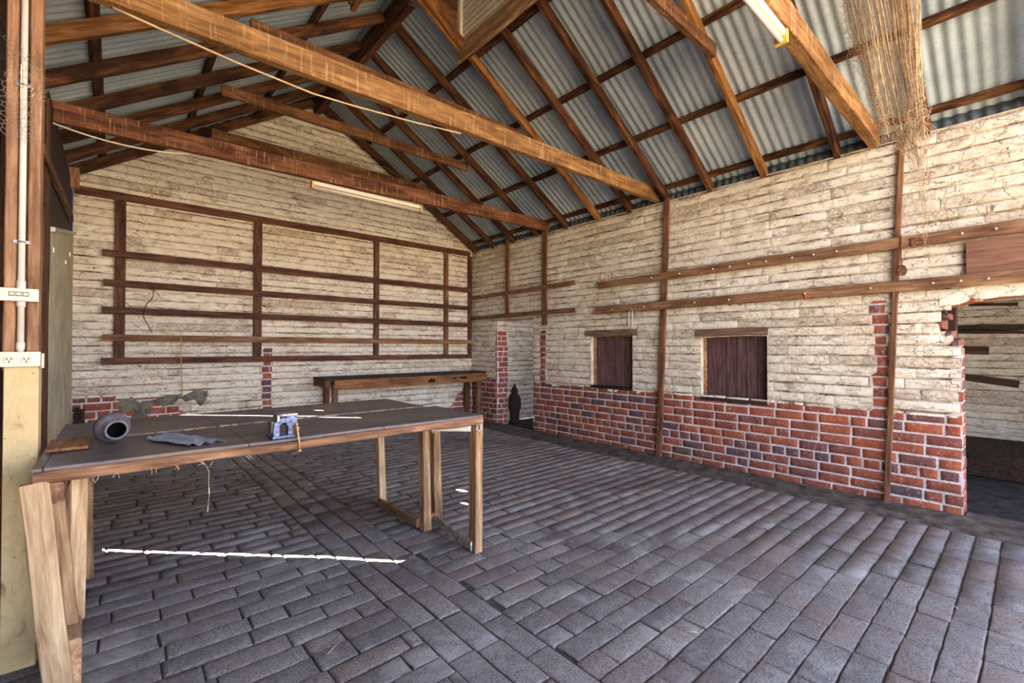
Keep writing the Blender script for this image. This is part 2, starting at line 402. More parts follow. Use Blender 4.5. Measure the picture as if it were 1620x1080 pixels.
def brick_wall(name, O, Uv, Vv, N, vmax, spans, pa, kind=True, H=0.0862, L=0.236, step=0.02, u_shift=0.0, seed=1):
    rng = random.Random(seed); O, Uv, Vv, N = map(Vector, (O, Uv, Vv, N))
    V = []; F = []; A = []
    flip = Uv.cross(Vv).dot(N) < 0
    # backing (joints)
    v = 0.0
    while v < vmax - 1e-6:
        v2 = min(v + H / 4, vmax)
        for (a, b2) in spans((v + v2) / 2):
            n = max(1, int((b2 - a) / 0.12)); base = len(V)
            for t in range(n + 1):
                u = a + (b2 - a) * t / n
                for vv in (v, v2):
                    V.append(O + Uv * u + Vv * vv); A.append((0.5, pa(u, vv), 1.0, 1))
            for t in range(n): F.append((base+2*t, base+2*t+2, base+2*t+3, base+2*t+1))
        v = v2
    # bricks
    ci = 0; v = 0.0
    while v < vmax - 0.02:
        v1 = min(v + H, vmax); vc = (v + v1) / 2
        header = rng.random() < 0.14
        off = (0.0 if ci % 2 else L * 0.5) + rng.uniform(-0.03, 0.03) + u_shift
        for (a, b2) in spans(vc):
            u = a - ((a - off) % L)
            while u < b2 - 0.01:
                l = L
                if header or rng.random() < 0.13: l = L / 2
                x0 = max(u, a); x1 = min(u + l, b2)
                if pa((x0 + x1) / 2, vc) > 0.5 and rng.random() < 0.62:   # paint bridges the upright joints
                    for _ in range(rng.choice((1, 1, 2, 3))):
                        e2 = min(x1 + L, b2)
                        if e2 - x1 > .02 and pa(x1 + .02, vc) > 0.5 and pa(e2 - .01, vc) > 0.5: l += L; x1 = e2
                        else: break
                u += l
                if x1 - x0 < 0.035: continue
                p = pa((x0 + x1) / 2, vc); rn = rng.random()
                if p > 0.5:
                    gb = rng.choice((0.0005, 0.001, 0.002, 0.004, 0.007)); gt = rng.uniform(0.0, 0.0015); gu = -0.0004
                    d = rng.uniform(0.005, 0.011); tl = rng.uniform(-0.010, 0.003); am = 0.0050; rd = rng.uniform(0.006, 0.015)
                else:
                    gb = rng.uniform(.005, .009); gt = rng.uniform(.004, .007); gu = rng.uniform(.005, .008); d = rng.uniform(0.002, 0.006); tl = 0; am = 0.0015; rd = 0.004
                brick_patch(V, F, A, O, Uv, Vv, N, x0 + gu, x1 - gu, v + gb, v1 - gt, d, rn, pa, max(6, int((x1 - x0) / .034) + 2), 5, rd, am, tl)
        v = v1; ci += 1
    if flip: F = [tuple(reversed(f)) for f in F]
    me = mesh(name, V, F, M['brick'], True, A)
    o = link(name, me)
    if kind: struct(o)
    return o

ZT = 0.745
# ---- right wall: u = y, v = z, faces -X
ARC = (-0.12, 1.655, 2.35)   # doorway arch: centre y, crown z, radius
def arch_z(y): return ARC[1] - ARC[2] + math.sqrt(max(0, ARC[2] ** 2 - (y - ARC[0]) ** 2))
W1 = (3.22, 3.86, 0.765, 1.44); W2 = (1.70, 2.36, 0.735, 1.42)
D1 = (4.97, 5.83, 1.715)
def rspans(z):
    cuts = []
    if z < D1[2]: cuts.append((D1[0], D1[1]))
    for W in (W1, W2):
        if W[2] < z < W[3]: cuts.append((W[0], W[1]))
    # right doorway with broken edge
    j = 0.355 + 0.006 * math.sin(z * 40) if z < 1.27 else (0.40 if z < 1.34 else (0.44 if z < 1.40 else (0.475 if z < 1.50 else 0.465)))
    if z < arch_z(j): cuts.append((-0.75, j))
    elif z < ARC[1]:
        hw = math.sqrt(max(0, ARC[2] ** 2 - (z - (ARC[1] - ARC[2])) ** 2)); cuts.append((max(-0.75, ARC[0] - hw), ARC[0] + hw))
    cuts.sort(); out = []; a = YF
    for c0, c1 in cuts:
        if c0 > a: out.append((a, c0))
        a = max(a, c1)
    out.append((a, YB)); return out
def rpaint(u, v):
    line = ZT + 0.012 * math.sin(u * 5.1) + 0.01 * math.sin(u * 13.7) + (0.0 if u < 4.9 else 0.03)
    p = 1.0 if v > line else 0.0
    if 0.79 < u < 0.875 + 0.02 * math.sin(v * 9) and v < 1.68: p = 0.0
    if 4.70 < u < 4.80 and v < 1.52: p = 0.0
    if abs(u - 0.39) < 0.05 and v < 1.3 and u < 0.362: p = 0.0
    if 5.80 < u < 5.86 and v < 1.58: p = 0.0
    return p
brick_wall('wall_right', (XR, 0, 0), (0, 1, 0), (0, 0, 1), (-1, 0, 0), 2.95, rspans, rpaint, seed=3)
# reveals of the right wall openings
def reveal_bricks(name, O, Uv, Vv, N, umax, vmax, pa, seed):
    return brick_wall(name, O, Uv, Vv, N, vmax, lambda z: [(0, umax)], pa, True, seed=seed, L=0.236)
reveal_bricks('trim_1', (XR + 0.004, D1[1], 0), (1, 0, 0), (0, 0, 1), (0, -1, 0), WT, D1[2], lambda u, v: 1.0 if v > 1.56 else 0.0, 5)
reveal_bricks('trim_2', (XR + 0.004, 0.36, 0), (1, 0, 0), (0, 0, 1), (0, -1, 0), WT, 1.27, lambda u, v: 0.0, 6)
boxes('trim_3', [(XR + 0.006, XR + WT, D1[0], D1[0] - 0.002, 0, D1[2]), (XR + 0.006, XR + WT, D1[0], D1[1], D1[2], D1[2] + 0.02)], M['reveal'])
struct(bpy.data.objects['trim_3'])
# broken bricks at the head of the right doorway jamb
rb = []
V = []; F = []; A = []
for (y0, y1, z0, z1) in [(0.362, 0.42, 1.275, 1.345), (0.40, 0.455, 1.345, 1.41), (0.45, 0.49, 1.415, 1.49), (0.42, 0.47, 1.49, 1.54)]:
    brick_patch(V, F, A, Vector((XR + 0.03, 0, 0)), Vector((0, 1, 0)), Vector((0, 0, 1)), Vector((-1, 0, 0)), y0, y1, z0 + .004, z1 - .004, 0.035, random.random() * .35, lambda u, v: 0.0, 7, 5, 0.012, 0.01)
    box_vf(XR + 0.03, XR + WT, y0, y1, z0 + .004, z1 - .004, V, F); A += [(0.2, 0, 0, 1)] * 8
# arch soffit
n = 26
for i in range(n):
    ya = -0.75 + (0.475 + 0.75) * i / n; yb = -0.75 + (0.475 + 0.75) * (i + 1) / n
    b = len(V); V += [Vector((XR - .006, ya, arch_z(ya))), Vector((XR - .006, yb, arch_z(yb))), Vector((XR + WT, yb, arch_z(yb))), Vector((XR + WT, ya, arch_z(ya)))]
    F.append((b, b+1, b+2, b+3)); A += [(0.7, 0, 0, 1)] * 4
    # painted voussoir face above
    b = len(V); V += [Vector((XR - .007, ya, arch_z(ya))), Vector((XR - .007, yb, arch_z(yb))), Vector((XR - .012, yb, arch_z(yb) + .10)), Vector((XR - .012, ya, arch_z(ya) + .10))]
    F.append((b, b+3, b+2, b+1)); A += [(0.6, 0.50, 0, 1), (0.6, 0.50, 0, 1), (0.5, 1, 0, 1), (0.5, 1, 0, 1)]
    b = len(V); V += [Vector((XR - .012, ya, arch_z(ya) + .10)), Vector((XR - .012, yb, arch_z(yb) + .10)), Vector((XR + .003, yb, arch_z(yb) + .12)), Vector((XR + .003, ya, arch_z(ya) + .12))]
    F.append((b, b+3, b+2, b+1)); A += [(0.5, 1, 0, 1)] * 4
struct(link('trim_4', mesh('trim_4', V, F, M['brick'], False, A)))
# wall top cap and hidden core of the right wall
boxes('trim_5', [(XR - 0.004, XR + WT, YF, YB, 2.945, 2.955)], M['reveal']); struct(bpy.data.objects['trim_5'])

# ---- back wall: u = x, v = z, faces -Y
def bspans(z):
    a, b = XL, XR
    a = max(a, XRG - (ZRG + 0.16 - z) / TL); b = min(b, XRG + (ZRG + 0.16 - z) / TR)
    return [(a, b)] if b > a + 0.03 else []
def bpaint(u, v):
    if u < 0.66 and v < 0.735 - 0.03 * math.sin(u * 7) and v < 0.74 - max(0, (u - 0.42)) * 1.1: return 0.0
    if u > 4.28 and v < 0.62 - 1.1 * max(0, 4.62 - u) - 0.0: return 0.0
    if 1.44 < u < 1.545 and v < 1.27: return 0.0
    return 1.0
brick_wall('wall_back', (0, YB, 0), (1, 0, 0), (0, 0, 1), (0, -1, 0), 4.6, bspans, bpaint, seed=11)
# end of the back wall by the left wall
reveal_bricks('trim_6', (XL, YB, 0), (0, 1, 0), (0, 0, 1), (-1, 0, 0), 0.235, 2.95, lambda u, v: 0.5, 8)

# mortar smears on the low bare brick, back left
def blob(name, pts, N, t, mat, org):
    """irregular raised smear from an outline on a wall plane"""
    V = []; F = []; N = Vector(N); n = len(pts); c = sum((Vector(p) for p in pts), Vector()) / n
    ring = []
    for i in range(n):
        a = Vector(pts[i]); b = Vector(pts[(i+1) % n])
        for q in range(4):
            p = a.lerp(b, q / 4); p = c + (p - c) * (1 + 0.10 * noise.noise(p * 28)); ring.append(p)
    m = len(ring); V += [p for p in ring] + [c + (p - c) * 0.86 + N * t for p in ring] + [c + (p - c) * 0.5 + N * (t * 1.5 + t * noise.noise(p * 20)) for p in ring] + [c + N * t * 1.6]
    for i in range(m):
        j = (i+1) % m; F += [(i, j, m+j, m+i), (m+i, m+j, 2*m+j, 2*m+i), (2*m+i, 2*m+j, 3*m)]
    return link(name, mesh(name, V, F, mat, True), None)
yw = YB - 0.006
blobs = [[(0.02, .62), (0.05, .72), (.15, .735), (.21, .67), (.19, .6), (.1, .55)],
         [(.20, .66), (.35, .69), (.33, .6), (.22, .42), (.10, .42), (.16, .54)],
         [(.34, .68), (.45, .735), (.60, .735), (.55, .64), (.42, .60)],
         [(.58, .70), (.72, .775), (.86, .76), (.83, .62), (.77, .58), (.72, .66), (.62, .64)]]
for i, q in enumerate(blobs):
    o = blob('trim_%d' % (7 + i), [(x, yw, z) for x, z in q], (0, -1, 0), 0.010, M['cement'], None); struct(o)

# ================================================================== windows in the right wall
def window(name, W, boards, lint):
    y0, y1, z0, z1 = W
    e = struct(empty(name, (XR, (y0 + y1) / 2, z0)))
    Dp = 0.085
    V = []; F = []
    # reveal: far side, near side, sill slope
    boxes('reveal', [(XR - .004, XR + Dp, y1, y1 + .012, z0, z1), (XR - .004, XR + Dp, y0 - .012, y0, z0, z1), (XR - .002, XR + Dp, y0, y1, z0 - .03, z0 - .012)], M['reveal'], e)
    beam('lintel', (XR - 0.004, lint[0], lint[2]), (XR - 0.004, lint[1], lint[3]), 0.05, 0.075, M['lintel'], parent=e, jit=0.004, ch=0.008, seg=0.06)
    f = boxes('window_frame', [(XR + 0.05, XR + 0.11, y1 - .03, y1, z0, z1), (XR + 0.05, XR + 0.11, y0, y0 + .012, z0, z1), (XR + .05, XR + .11, y0, y1, z1 - .028, z1)], M['post'], e, 0.002)
    beam('window_sill', (XR + 0.035, y0 + 0.0, z0 + 0.0), (XR + 0.035, y1, z0 + 0.0), 0.10, 0.035, M['dark_wood'], parent=e)
    s = empty('shutter', (0, 0, 0)); s.parent = e
    a, b = y0 + .014, y1 - .033; n = boards; lst = []
    me_par = None
    for i in range(n):
        ya = a + (b - a) * i / n; yb = a + (b - a) * (i + 1) / n
        lst.append((XR + 0.07 - 0.002 * (i % 2), XR + 0.095, ya + .0035, yb - .0035, z0 + .018, z1 - .03))
    lst.append((XR + .085, XR + .1, a, b, z0 + .018, z1 - .03))
    bpy.data.objects.remove(s)
    boxes('shutter', lst, M['shutter'], e, 0.002)
    # the dark behind
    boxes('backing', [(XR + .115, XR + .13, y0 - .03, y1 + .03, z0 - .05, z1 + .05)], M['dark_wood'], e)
    return e
window('window_1', W1, 4, (3.14, 3.93, 1.462, 1.462))
window('window_2', W2, 6, (1.685, 2.40, 1.435, 1.435))

# ================================================================== floor
def floor():
    rng = random.Random(5); V = []; F = []; A = []
    O = Vector((0, 0, 0)); X = Vector((1, 0, 0)); Y = Vector((0, 1, 0)); Z = Vector((0, 0, 1))
    def dip(x, y): return -0.012 * max(0, noise.noise((x * 1.1, y * 1.1, 3.0))) * 1.5 + 0.008 * noise.noise((x * .7 + 4, y * .7, 1))
    def pav(u0, u1, v0, v1, near):
        rn = rng.random(); n1, n2 = (10, 7) if near else (6, 5); b = len(V)
        g = rng.uniform(.0010, .0030); u0 += g; u1 -= g; g = rng.uniform(.0006, .0022); v0 += g; v1 -= g
        h = rng.uniform(-.0022, .0022); tx = rng.uniform(-.005, .005); ty = rng.uniform(-.003, .003)
        uc, vc = (u0 + u1) / 2, (v0 + v1) / 2; rd = rng.uniform(.005, .012) if uc < 2.2 else rng.uniform(.003, .007); rw = math.atan2(1, 1)
        sk = rng.uniform(-.012, .012)
        for j in range(n2):
            for i in range(n1):
                def cl(i, n, L):
                    e1 = min(.2, rd * 0.35 / L); e2 = min(.4, rd * 1.3 / L)
                    if i == 0: return 0
                    if i == n-1: return 1
                    if n > 6:
                        if i == 1: return e1
                        if i == n-2: return 1 - e1
                        return e2 + (1 - 2*e2) * (i-2) / (n-5)
                    return e2 + (1 - 2*e2) * (i-1) / (n-3)
                fu = cl(i, n1, u1-u0); fv = cl(j, n2, v1-v0)
                u = u0 + (u1-u0)*fu; v = v0 + (v1-v0)*fv
                db = min(fu*(u1-u0), (1-fu)*(u1-u0), fv*(v1-v0), (1-fv)*(v1-v0))
                ring = min(i, j, n1-1-i, n2-1-j)
                u += noise.noise((u*11, v*11, rn*50)) * .005; v += noise.noise((u*11+9, v*11, rn*50)) * .005 + (u-uc)*sk
                z = h + (u-uc)*tx*2 + (v-vc)*ty*2 + dip(u, v) + noise.noise((u*22, v*22, rn*9)) * .0030 + noise.noise((u*60, v*60, rn*9)) * .0012
                if ring == 0: z -= .009
                elif ring == 1 and n1 > 6: z -= rd * .24
                V.append(Vector((u, v, z))); A.append((rn, 0, 0.85 if ring == 0 else 0, 1))
        for j in range(n2-1):
            for i in range(n1-1):
                q = b + j*n1 + i; F.append((q, q+1, q+n1+1, q+n1))
    Hc = 0.1205
    def rows_x(x0, x1, y0, y1, L=0.315, ph=0.0):
        y = y0; c = 0
        while y < y1 - .03:
            y2 = min(y + Hc, y1); off = ph + (L/2 if c % 2 else 0) + rng.uniform(-.05, .05)
            u = x0 - ((x0 - off) % L)
            while u < x1 - .01:
                l = L * (0.5 if rng.random() < .12 else 1)
                a = max(u, x0); b = min(u + l, x1); u += l
                if b - a > .04: pav(a, b, y, y2, (a*a + y*y) < 10)
            y = y2; c += 1
    rows_x(XL - .3, 1.03, -1.5, YB)
    rows_x(1.42, 4.42, 0.152 - 14 * Hc, YB, 0.312, 1.89)
    for kx, xa in enumerate((1.03, 1.16, 1.29)):
        y = -1.5 - rng.uniform(0, .3)
        while y < YB:
            l = 0.30 * (0.55 if rng.random() < .1 else 1); y2 = min(y + l, YB)
            if y2 - y > .04: pav(xa, xa + .13, y, y2, y < 3.2)
            y = y2
    b = len(V)
    nx, ny = 56, 80
    for j in range(ny + 1):
        for i in range(nx + 1):
            x = XL - .35 + (5.2 + .3) * i / nx; y = -1.5 + 8.1 * j / ny
            V.append(Vector((x, y, -0.0085 + dip(x, y)))); A.append((.5, 0, 1, 1))
    for j in range(ny):
        for i in range(nx):
            q = b + j*(nx+1) + i; F.append((q, q+1, q+nx+2, q+nx+1))
    struct(link('floor', mesh('floor', V, F, M['paver'], True, A)))
floor()
# rough concrete edging strip under the right wall
V = []; F = []; ny = 160; nx = 7
for j in range(ny + 1):
    y = -1.5 + 8.04 * j / ny
    x0 = 4.40 + .025 * noise.noise((y * 2.2, 1, 0))
    for i in range(nx + 1):
        f = i / nx; x = x0 + (XR + .01 - x0) * f
        V.append((x, y, (-0.012 if i == 0 else 0.004 + .03 * f * f) + .006 * noise.noise((x * 12, y * 12, 2))))
for j in range(ny):
    for i in range(nx):
        q = j*(nx+1) + i; F.append((q, q+1, q+nx+2, q+nx+1))
struct(link('trim_11', mesh('trim_11', V, F, M['kerb'], True)))
# ground slab under everything (annex floor and yard margin)
o = boxes('trim_12', [(-0.75, 8.2, -1.6, 6.9, -0.12, -0.035)], M['kerb']); struct(o)

# ================================================================== annex beyond the right wall
boxes('floor_annex', [(XR + WT - .02, 8.0, -1.5, 6.2, -0.034, -0.006)], M['annex_floor']); struct(bpy.data.objects['floor_annex'])
def apaint(u, v): return 1.0 if not (0.1 < math.sin(u * 3.3 + v * 7) * math.cos(v * 9 + u) - .82) else 0.0
brick_wall('wall_far_right', (7.75, 0, 0), (0, 1, 0), (0, 0, 1), (-1, 0, 0), 2.6, lambda z: [(-1.4, 2.8)] if 1.7 < z < 2.25 else [(-1.4, 6.2)], apaint, seed=21)  # unseen high opening added in this wall to let cool skylight in
brick_wall('wall_annex_back', (0, 6.05, 0), (1, 0, 0), (0, 0, 1), (0, -1, 0), 2.6, lambda z: [(XR + WT, 7.75)], lambda u, v: 1.0, seed=22)
boxes('wall_annex_light_blocker', [(6.0, 7.9, -1.42, -1.36, 0, 2.6)], M['dark_iron_sheet']); struct(bpy.data.objects['wall_annex_light_blocker'])  # unseen partial wall added to cut the daylight reaching the annex
boxes('ceiling_annex', [(XR + WT - .01, 8.0, -1.4, 6.3, 2.6, 2.64)], M['dark_wood']); struct(bpy.data.objects['ceiling_annex'])
boxes('wall_annex_core', [(XR + .13, XR + WT, 0.49, 0.9, 0, 2.6), (XR + .13, XR + WT, 0.9, 4.96, 0, 2.6), (XR + .13, XR + WT, 5.85, YB, 0, 2.9), (XR + .13, XR + WT, 0.48, YB, 1.74, 2.94), (XR + .13, XR + WT, YF, -0.75, 0, 2.94), (XR + .13, XR + WT, -.75, .48, 1.7, 2.94)], M['reveal'])
struct(bpy.data.objects['wall_annex_core'])

# ================================================================== roof
def slope_pt(side, s, y, off):
    """s = horizontal distance from ridge, off = normal offset above rafter underside"""
    t = TR if side > 0 else TL; c = 1 / math.sqrt(1 + t*t); sn = t * c
    return Vector((XRG + side * (s + sn * off), y, ZRG - t * s + c * off))
def corr_sheet(V, F, side, s0, s1, y0, y1, off, amp=0.0068, wl=0.076, hole=None):
    ny = int((y1 - y0) / wl * 8); segs = 6
    b = len(V)
    for j in range(ny + 1):
        y = y0 + (y1 - y0) * j / ny
        for i in range(segs + 1):
            s = s0 + (s1 - s0) * i / segs
            V.append(slope_pt(side, s, y, off + amp * math.sin(2 * math.pi * y / wl) + 0.003 * noise.noise((s * 2, y * 2, side))))
    for j in range(ny):
        for i in range(segs):
            q = b + j*(segs+1) + i; F.append((q, q+1, q+segs+2, q+segs+1) if side > 0 else (q, q+segs+1, q+segs+2, q+1))
VY0, VY1, VX0, VX1 = 2.30, 3.80, 1.50, 2.64     # roof vent opening
V = []; F = []
OFF = 0.145
for side in (1, -1):
    sm = VX1 - XRG
    smax = 3.6 if side > 0 else 2.9
    lap = 1.32
    corr_sheet(V, F, side, 0.0, sm, -1.5, VY0, OFF); corr_sheet(V, F, side, 0.0, sm, VY1, YB + .3, OFF)
    corr_sheet(V, F, side, sm, lap, -1.5, YB + .3, OFF)
    corr_sheet(V, F, side, lap - .06, smax, -1.5, YB + .3, OFF - 0.006)
struct(link('ceiling', mesh('ceiling', V, F, M['iron'], True)))

V = []; F = []
for (a, b) in ((-1.5, VY0), (VY1, YB + .3)):
    q = len(V)
    for y in (a, b):
        for (dx, dz) in ((-.22, -.22 * TL + .215), (-.03, .20), (0, .215), (.03, .20), (.22, -.22 * TR + .215)): V.append((XRG + dx, y, ZRG + dz))
    for i in range(4): F.append((q + i, q + i + 1, q + 6 + i, q + 5 + i))
struct(link('trim_13', mesh('trim_13', V, F, M['dark_iron_sheet'])))
V = []; F = []
for sd, xe in ((1, 5.0), (-1, -.60)):
    t = TR if sd > 0 else TL; q = len(V)
    for x in (XRG, xe):
        z = ZRG - t * abs(x - XRG)
        for y in (YB + .012, YB + .20):
            V += [(x, y, z - .02), (x, y, z + .185)]
    F += [(q, q+1, q+5, q+4), (q+2, q+6, q+7, q+3), (q+1, q+3, q+7, q+5), (q, q+4, q+6, q+2)]
struct(link('trim_14', mesh('trim_14', V, F, M['dark_iron_sheet'])))
RY = [-0.62, -0.04, 0.54, 1.12, 1.72, 2.25, 2.75, 3.25, 3.745, 4.30, 4.88, 5.42, 5.94, 6.42]
RY_names = list(reversed(RY))
smR = 3.02; smL = 2.52
for side, sname in ((1, 'right'), (-1, 'left')):
    for y in RY:
        i = RY_names.index(y) + 1
        gold = y in (1.72, 3.745)
        top = 0.03
        if VY0 < y < VY1 - .1: top = VX1 - XRG + 0.03
        s1 = smR if side > 0 else smL
        h = 0.095; wd = 0.048
        nrm = slope_pt(side, 0, 0, 1) - slope_pt(side, 0, 0, 0)
        p0 = slope_pt(side, top, y, h/2); p1 = slope_pt(side, s1, y, h/2)
        o = beam('rafter', p0, p1, wd, h, M['rafter_gold'] if gold else M['rafter'], up=nrm)
        if y == 3.745:
            p0 = slope_pt(side, 0.03, y + .06, h/2 + .02)
        tag(o, '%s rafter of the %s roof slope, %s counted from the back wall' % ('golden brown' if gold else 'dark brown', sname, ORD[i]), 'rafter', 'rafters of the %s roof slope' % sname)
    for j, s in enumerate((0.66, 1.36, 1.98, 2.58) if side > 0 else (0.66, 1.40, 2.12)):
        nrm = slope_pt(side, 0, 0, 1) - slope_pt(side, 0, 0, 0)
        o = beam('roof_batten', slope_pt(side, s, -1.45, .095 + .019), slope_pt(side, s, YB, .095 + .019), 0.062, 0.036, M['batten'], up=nrm, jit=0.003)
        tag(o, 'rough roof batten under the %s iron sheets, %s down from the ridge' % (sname, ORD[j + 1]), 'batten', 'battens of the %s roof slope' % sname)
# ridge board in two lengths either side of the vent
for (a, b, d) in ((-1.4, VY0, 'in front of the roof vent'), (VY1, YB, 'between the roof vent and the back gable')):
    o = beam('ridge_board', (XRG, a, ZRG + .02), (XRG, b, ZRG + .02), 0.035, 0.20, M['rail']); tag(o, 'dark red ridge board %s' % d, 'ridge board')
    o = beam('ridge_batten', (XRG - .0, a, ZRG - .11), (XRG - .0, b, ZRG - .11), 0.075, 0.03, M['rafter']); tag(o, 'flat batten nailed under the ridge board %s' % d, 'batten')
# wall plates
o = beam('wall_plate', (XR + .16, YF, 2.985), (XR + .16, YB, 2.985), .08, .05, M['batten'], jit=.003); tag(o, 'dark wall plate along the top of the right brick wall', 'beam')
o = beam('wall_plate', (-.40, YF, 2.93), (-.40, YB, 2.93), .09, .09, M['rail'], jit=.003); tag(o, 'dark wall plate along the top of the left wall', 'beam')
# corrugated flashing above right wall
V = []; F = []; ny = 700
for j in range(ny + 1):
    y = YF + (YB - YF) * j / ny; d = .010 * math.sin(2 * math.pi * y / .076)
    V += [(XR + .03 + d, y, 2.957), (XR + .05 + d, y, 3.045)]
for j in range(ny): F.append((2*j, 2*j+1, 2*j+3, 2*j+2))
o = link('eaves_flashing', mesh('eaves_flashing', V, F, plain('shade_dark_flashing_iron', hx(84, 94, 102), .6, .1, .2), True)); sm = o.modifiers.new('t', 'SOLIDIFY'); sm.thickness = .001  # iron coloured dark to imitate the shade under the eaves
tag(o, 'strip of corrugated iron closing the gap above the right brick wall', 'flashing')

# roof vent (cupola)
vent = empty('roof_vent', (XRG, VY1, 4.35)); tag(vent, 'boxed roof vent with pale boards open above the ridge', 'roof vent')
def vbeam(nm, p0, p1, w_, h_, m_, **kw): return beam(nm, p0, p1, w_, h_, m_, parent=vent, **kw)
zt = U(VX1)
vbeam('trimmer', (VX1 - .02, VY0, zt + .02), (VX1 - .02, VY1 + .03, zt + .02), .035, .19, M['leg'], jit=.003)
vbeam('trimmer', (VX0 + .02, VY0, zt + .02), (VX0 + .02, VY1 + .03, zt + .02), .035, .19, M['rafter_gold'], jit=.003)
vbeam('trimmer', (VX1 + .03, VY0, zt + .02), (VX1 + .03, VY1 - .04, zt + .02), .05, .09, M['rafter'], jit=.003)
for sd in (1, -1):
    nrm = slope_pt(sd, 0, 0, 1) - slope_pt(sd, 0, 0, 0)
    vbeam('trimmer', slope_pt(sd, .02, VY1 - .015, .03), slope_pt(sd, .60, VY1 - .015, .03), .03, .09, M['rafter_gold'], up=nrm)
# side boards: horizontal weatherboards
for x0, sg in ((VX1, 1), (VX0, -1)):
    V = []; F = []; z = zt + .10
    while z < 5.25:
        a, b = sorted((x0 - sg * .022, x0 - sg * .010)); box_vf(a, b, VY0, VY1, z, z + .042, V, F); z += .060
    link('side_boarding', mesh('side_boarding', [Vector(v) - Vector(vent.location) for v in V], F, M['ventboard']), vent)
    a, b = sorted((x0 - sg * .002, x0 + sg * .008)); V = []; F = []; box_vf(a, b, VY0, VY1, zt + .1, 5.3, V, F)
    link('gap_shade_sheet', mesh('gap_shade_sheet', [Vector(v) - Vector(vent.location) for v in V], F, M['dark_wood']), vent)  # dark sheet added to imitate shade in the gaps between boards
for ya in (VY1 + .002, VY0 - .017):
    V = []; F = []
    pr2 = [(VX0, U(VX0) + .02), (XRG, ZRG + .02), (VX1, U(VX1) + .02), (VX1, 5.3), (VX0, 5.3)]
    V = [(x, ya, z) for x, z in pr2] + [(x, ya + .015, z) for x, z in pr2]
    F = [(4, 3, 2, 1, 0), (5, 6, 7, 8, 9)] + [(i, (i+1) % 5, 5 + (i+1) % 5, 5 + i) for i in range(5)]
    link('end_board', mesh('end_board', [Vector(v) - Vector(vent.location) for v in V], F, M['collar']), vent)
V = []; F = []
for j in range(61):
    a = j / 60; V += [(VX0 - .15 + (VX1 - VX0 + .3) * a, VY0 - .2, 5.42 - abs(a - .5) * .5), (VX0 - .15 + (VX1 - VX0 + .3) * a, VY1 + .2, 5.42 - abs(a - .5) * .5)]
for j in range(60): F.append((2*j, 2*j+1, 2*j+3, 2*j+2))
link('cover', mesh('cover', V, F, M['iron']), vent, mw=Matrix.Identity(4))
boxes('corner_post', [(VX1 - .055, VX1 - .022, VY1 - .045, VY1 - .002, 4.36, 5.25)], M['ventboard'], vent)

# ================================================================== tie beams and collars
TIES = [(4.66, (-.42, 2.985), (XR, 3.045), .15, 'tie_dark', 'rusty brown tie beam nearest the back wall, above the long lamp'),
        (2.875, (-.42, 2.975), (XR, 3.045), .15, 'tie', 'golden brown tie beam crossing the middle of the room under the roof'),
        (0.86, (-.42, 3.02), (XR - .0, 3.02), .15, 'tie', 'brown tie beam nearest the camera, carrying the near lamp')]
for y, l, r, h, m_, lab in TIES:
    o = beam('tie_beam', (l[0], y, l[1]), (r[0], y, r[1]), .055 if y > 1 else .075, h, M[m_], jit=.002)
    tag(o, lab, 'beam')
COL_ = [(6.05, .80, 3.62, 3.68, 'dark_collar', 'dark collar tie closest to the back gable'),
        (5.0, .74, 3.56, 3.70, 'c', 'brown collar tie over the lamp, second from the back gable'),
        (3.80, .74, 3.53, 3.66, 'c', 'brown collar tie seen just above the golden middle tie beam'),
        (1.668, .62, 3.60, 3.65, 'c', 'brown collar tie high at the top right, ending beside a golden rafter')]
for y, a, b, z, m_, lab in COL_:
    o = beam('collar_tie', (a, y, z), (b, y, z), .045, .105, M['collar' if m_ == 'c' else 'rail'] if y != 6.05 else M['collar'], jit=.002); tag(o, lab, 'beam')

# ================================================================== battens on the walls
def wbeam(nm, p0, p1, w_, h_, m_, lab, cat='rail', grp=None, **kw):
    o = beam(nm, p0, p1, w_, h_, M[m_], **kw); tag(o, lab, cat, grp); return o
yb = YB - .02
wbeam('wall_rail', (-.32, yb - .0, 2.915), (4.70, yb - .0, 2.915), .04, .085, 'rail', 'top horizontal timber rail on the back wall below the gable', 'rail', None, jit=.003)
RZ = [(2.27, 'topmost'), (1.955, 'second'), (1.665, 'third'), (1.37, 'fourth'), (1.122, 'lowest')]
for i, (z, nm) in enumerate(RZ):
    wbeam('shelf_rail', (-.105 + .01 * (i % 2), YB - .075, z + .01), (4.70, YB - .075, z), .03, .072, 'rail' if i != 3 else 'rail_light',
          '%s of the five long shelf rails on the back wall' % nm, 'rail', 'shelf rails on the back wall')
for i, (x, wd, lab) in enumerate([(.04, .09, 'leftmost'), (1.37, .09, 'second from left'), (2.965, .075, 'third from left'), (4.20, .075, 'fourth from left'), (4.69, .07, 'corner')]):
    z1 = 2.87; z0 = 1.15
    wbeam('wall_upright', (x, YB - .038, z0), (x, YB - .038, z1), wd, .042, 'strap' if i in (3,) else 'rail', '%s upright batten behind the shelf rails on the back wall' % lab, 'batten', 'uprights on the back wall', up=(0, 1, 0))
# right wall straps
def strap(y0, y1, z0, z1, wd, lab, th=.03, m_='strap', x=None):
    x = XR - .018 - th / 2 if x is None else x
    o = beam('wall_strap', (x, y0, z0), (x, y1, z1), wd, th, M[m_], up=(1, 0, 0)); tag(o, lab, 'batten'); return o
strap(5.53, 5.53, 1.82, 3.0, .075, 'vertical batten on the right wall nearest the corner, over the narrow doorway')
strap(4.69, 4.69, 1.60, 2.97, .085, 'short vertical batten under the end of the far tie beam, beside the narrow doorway')
strap(2.85, 2.73, 0.01, 2.97, .065, 'full height vertical batten on the right wall between the two shutters')
strap(.80, .68, 0.01, 2.94, .038, 'thin full height vertical batten beside the broken doorway')
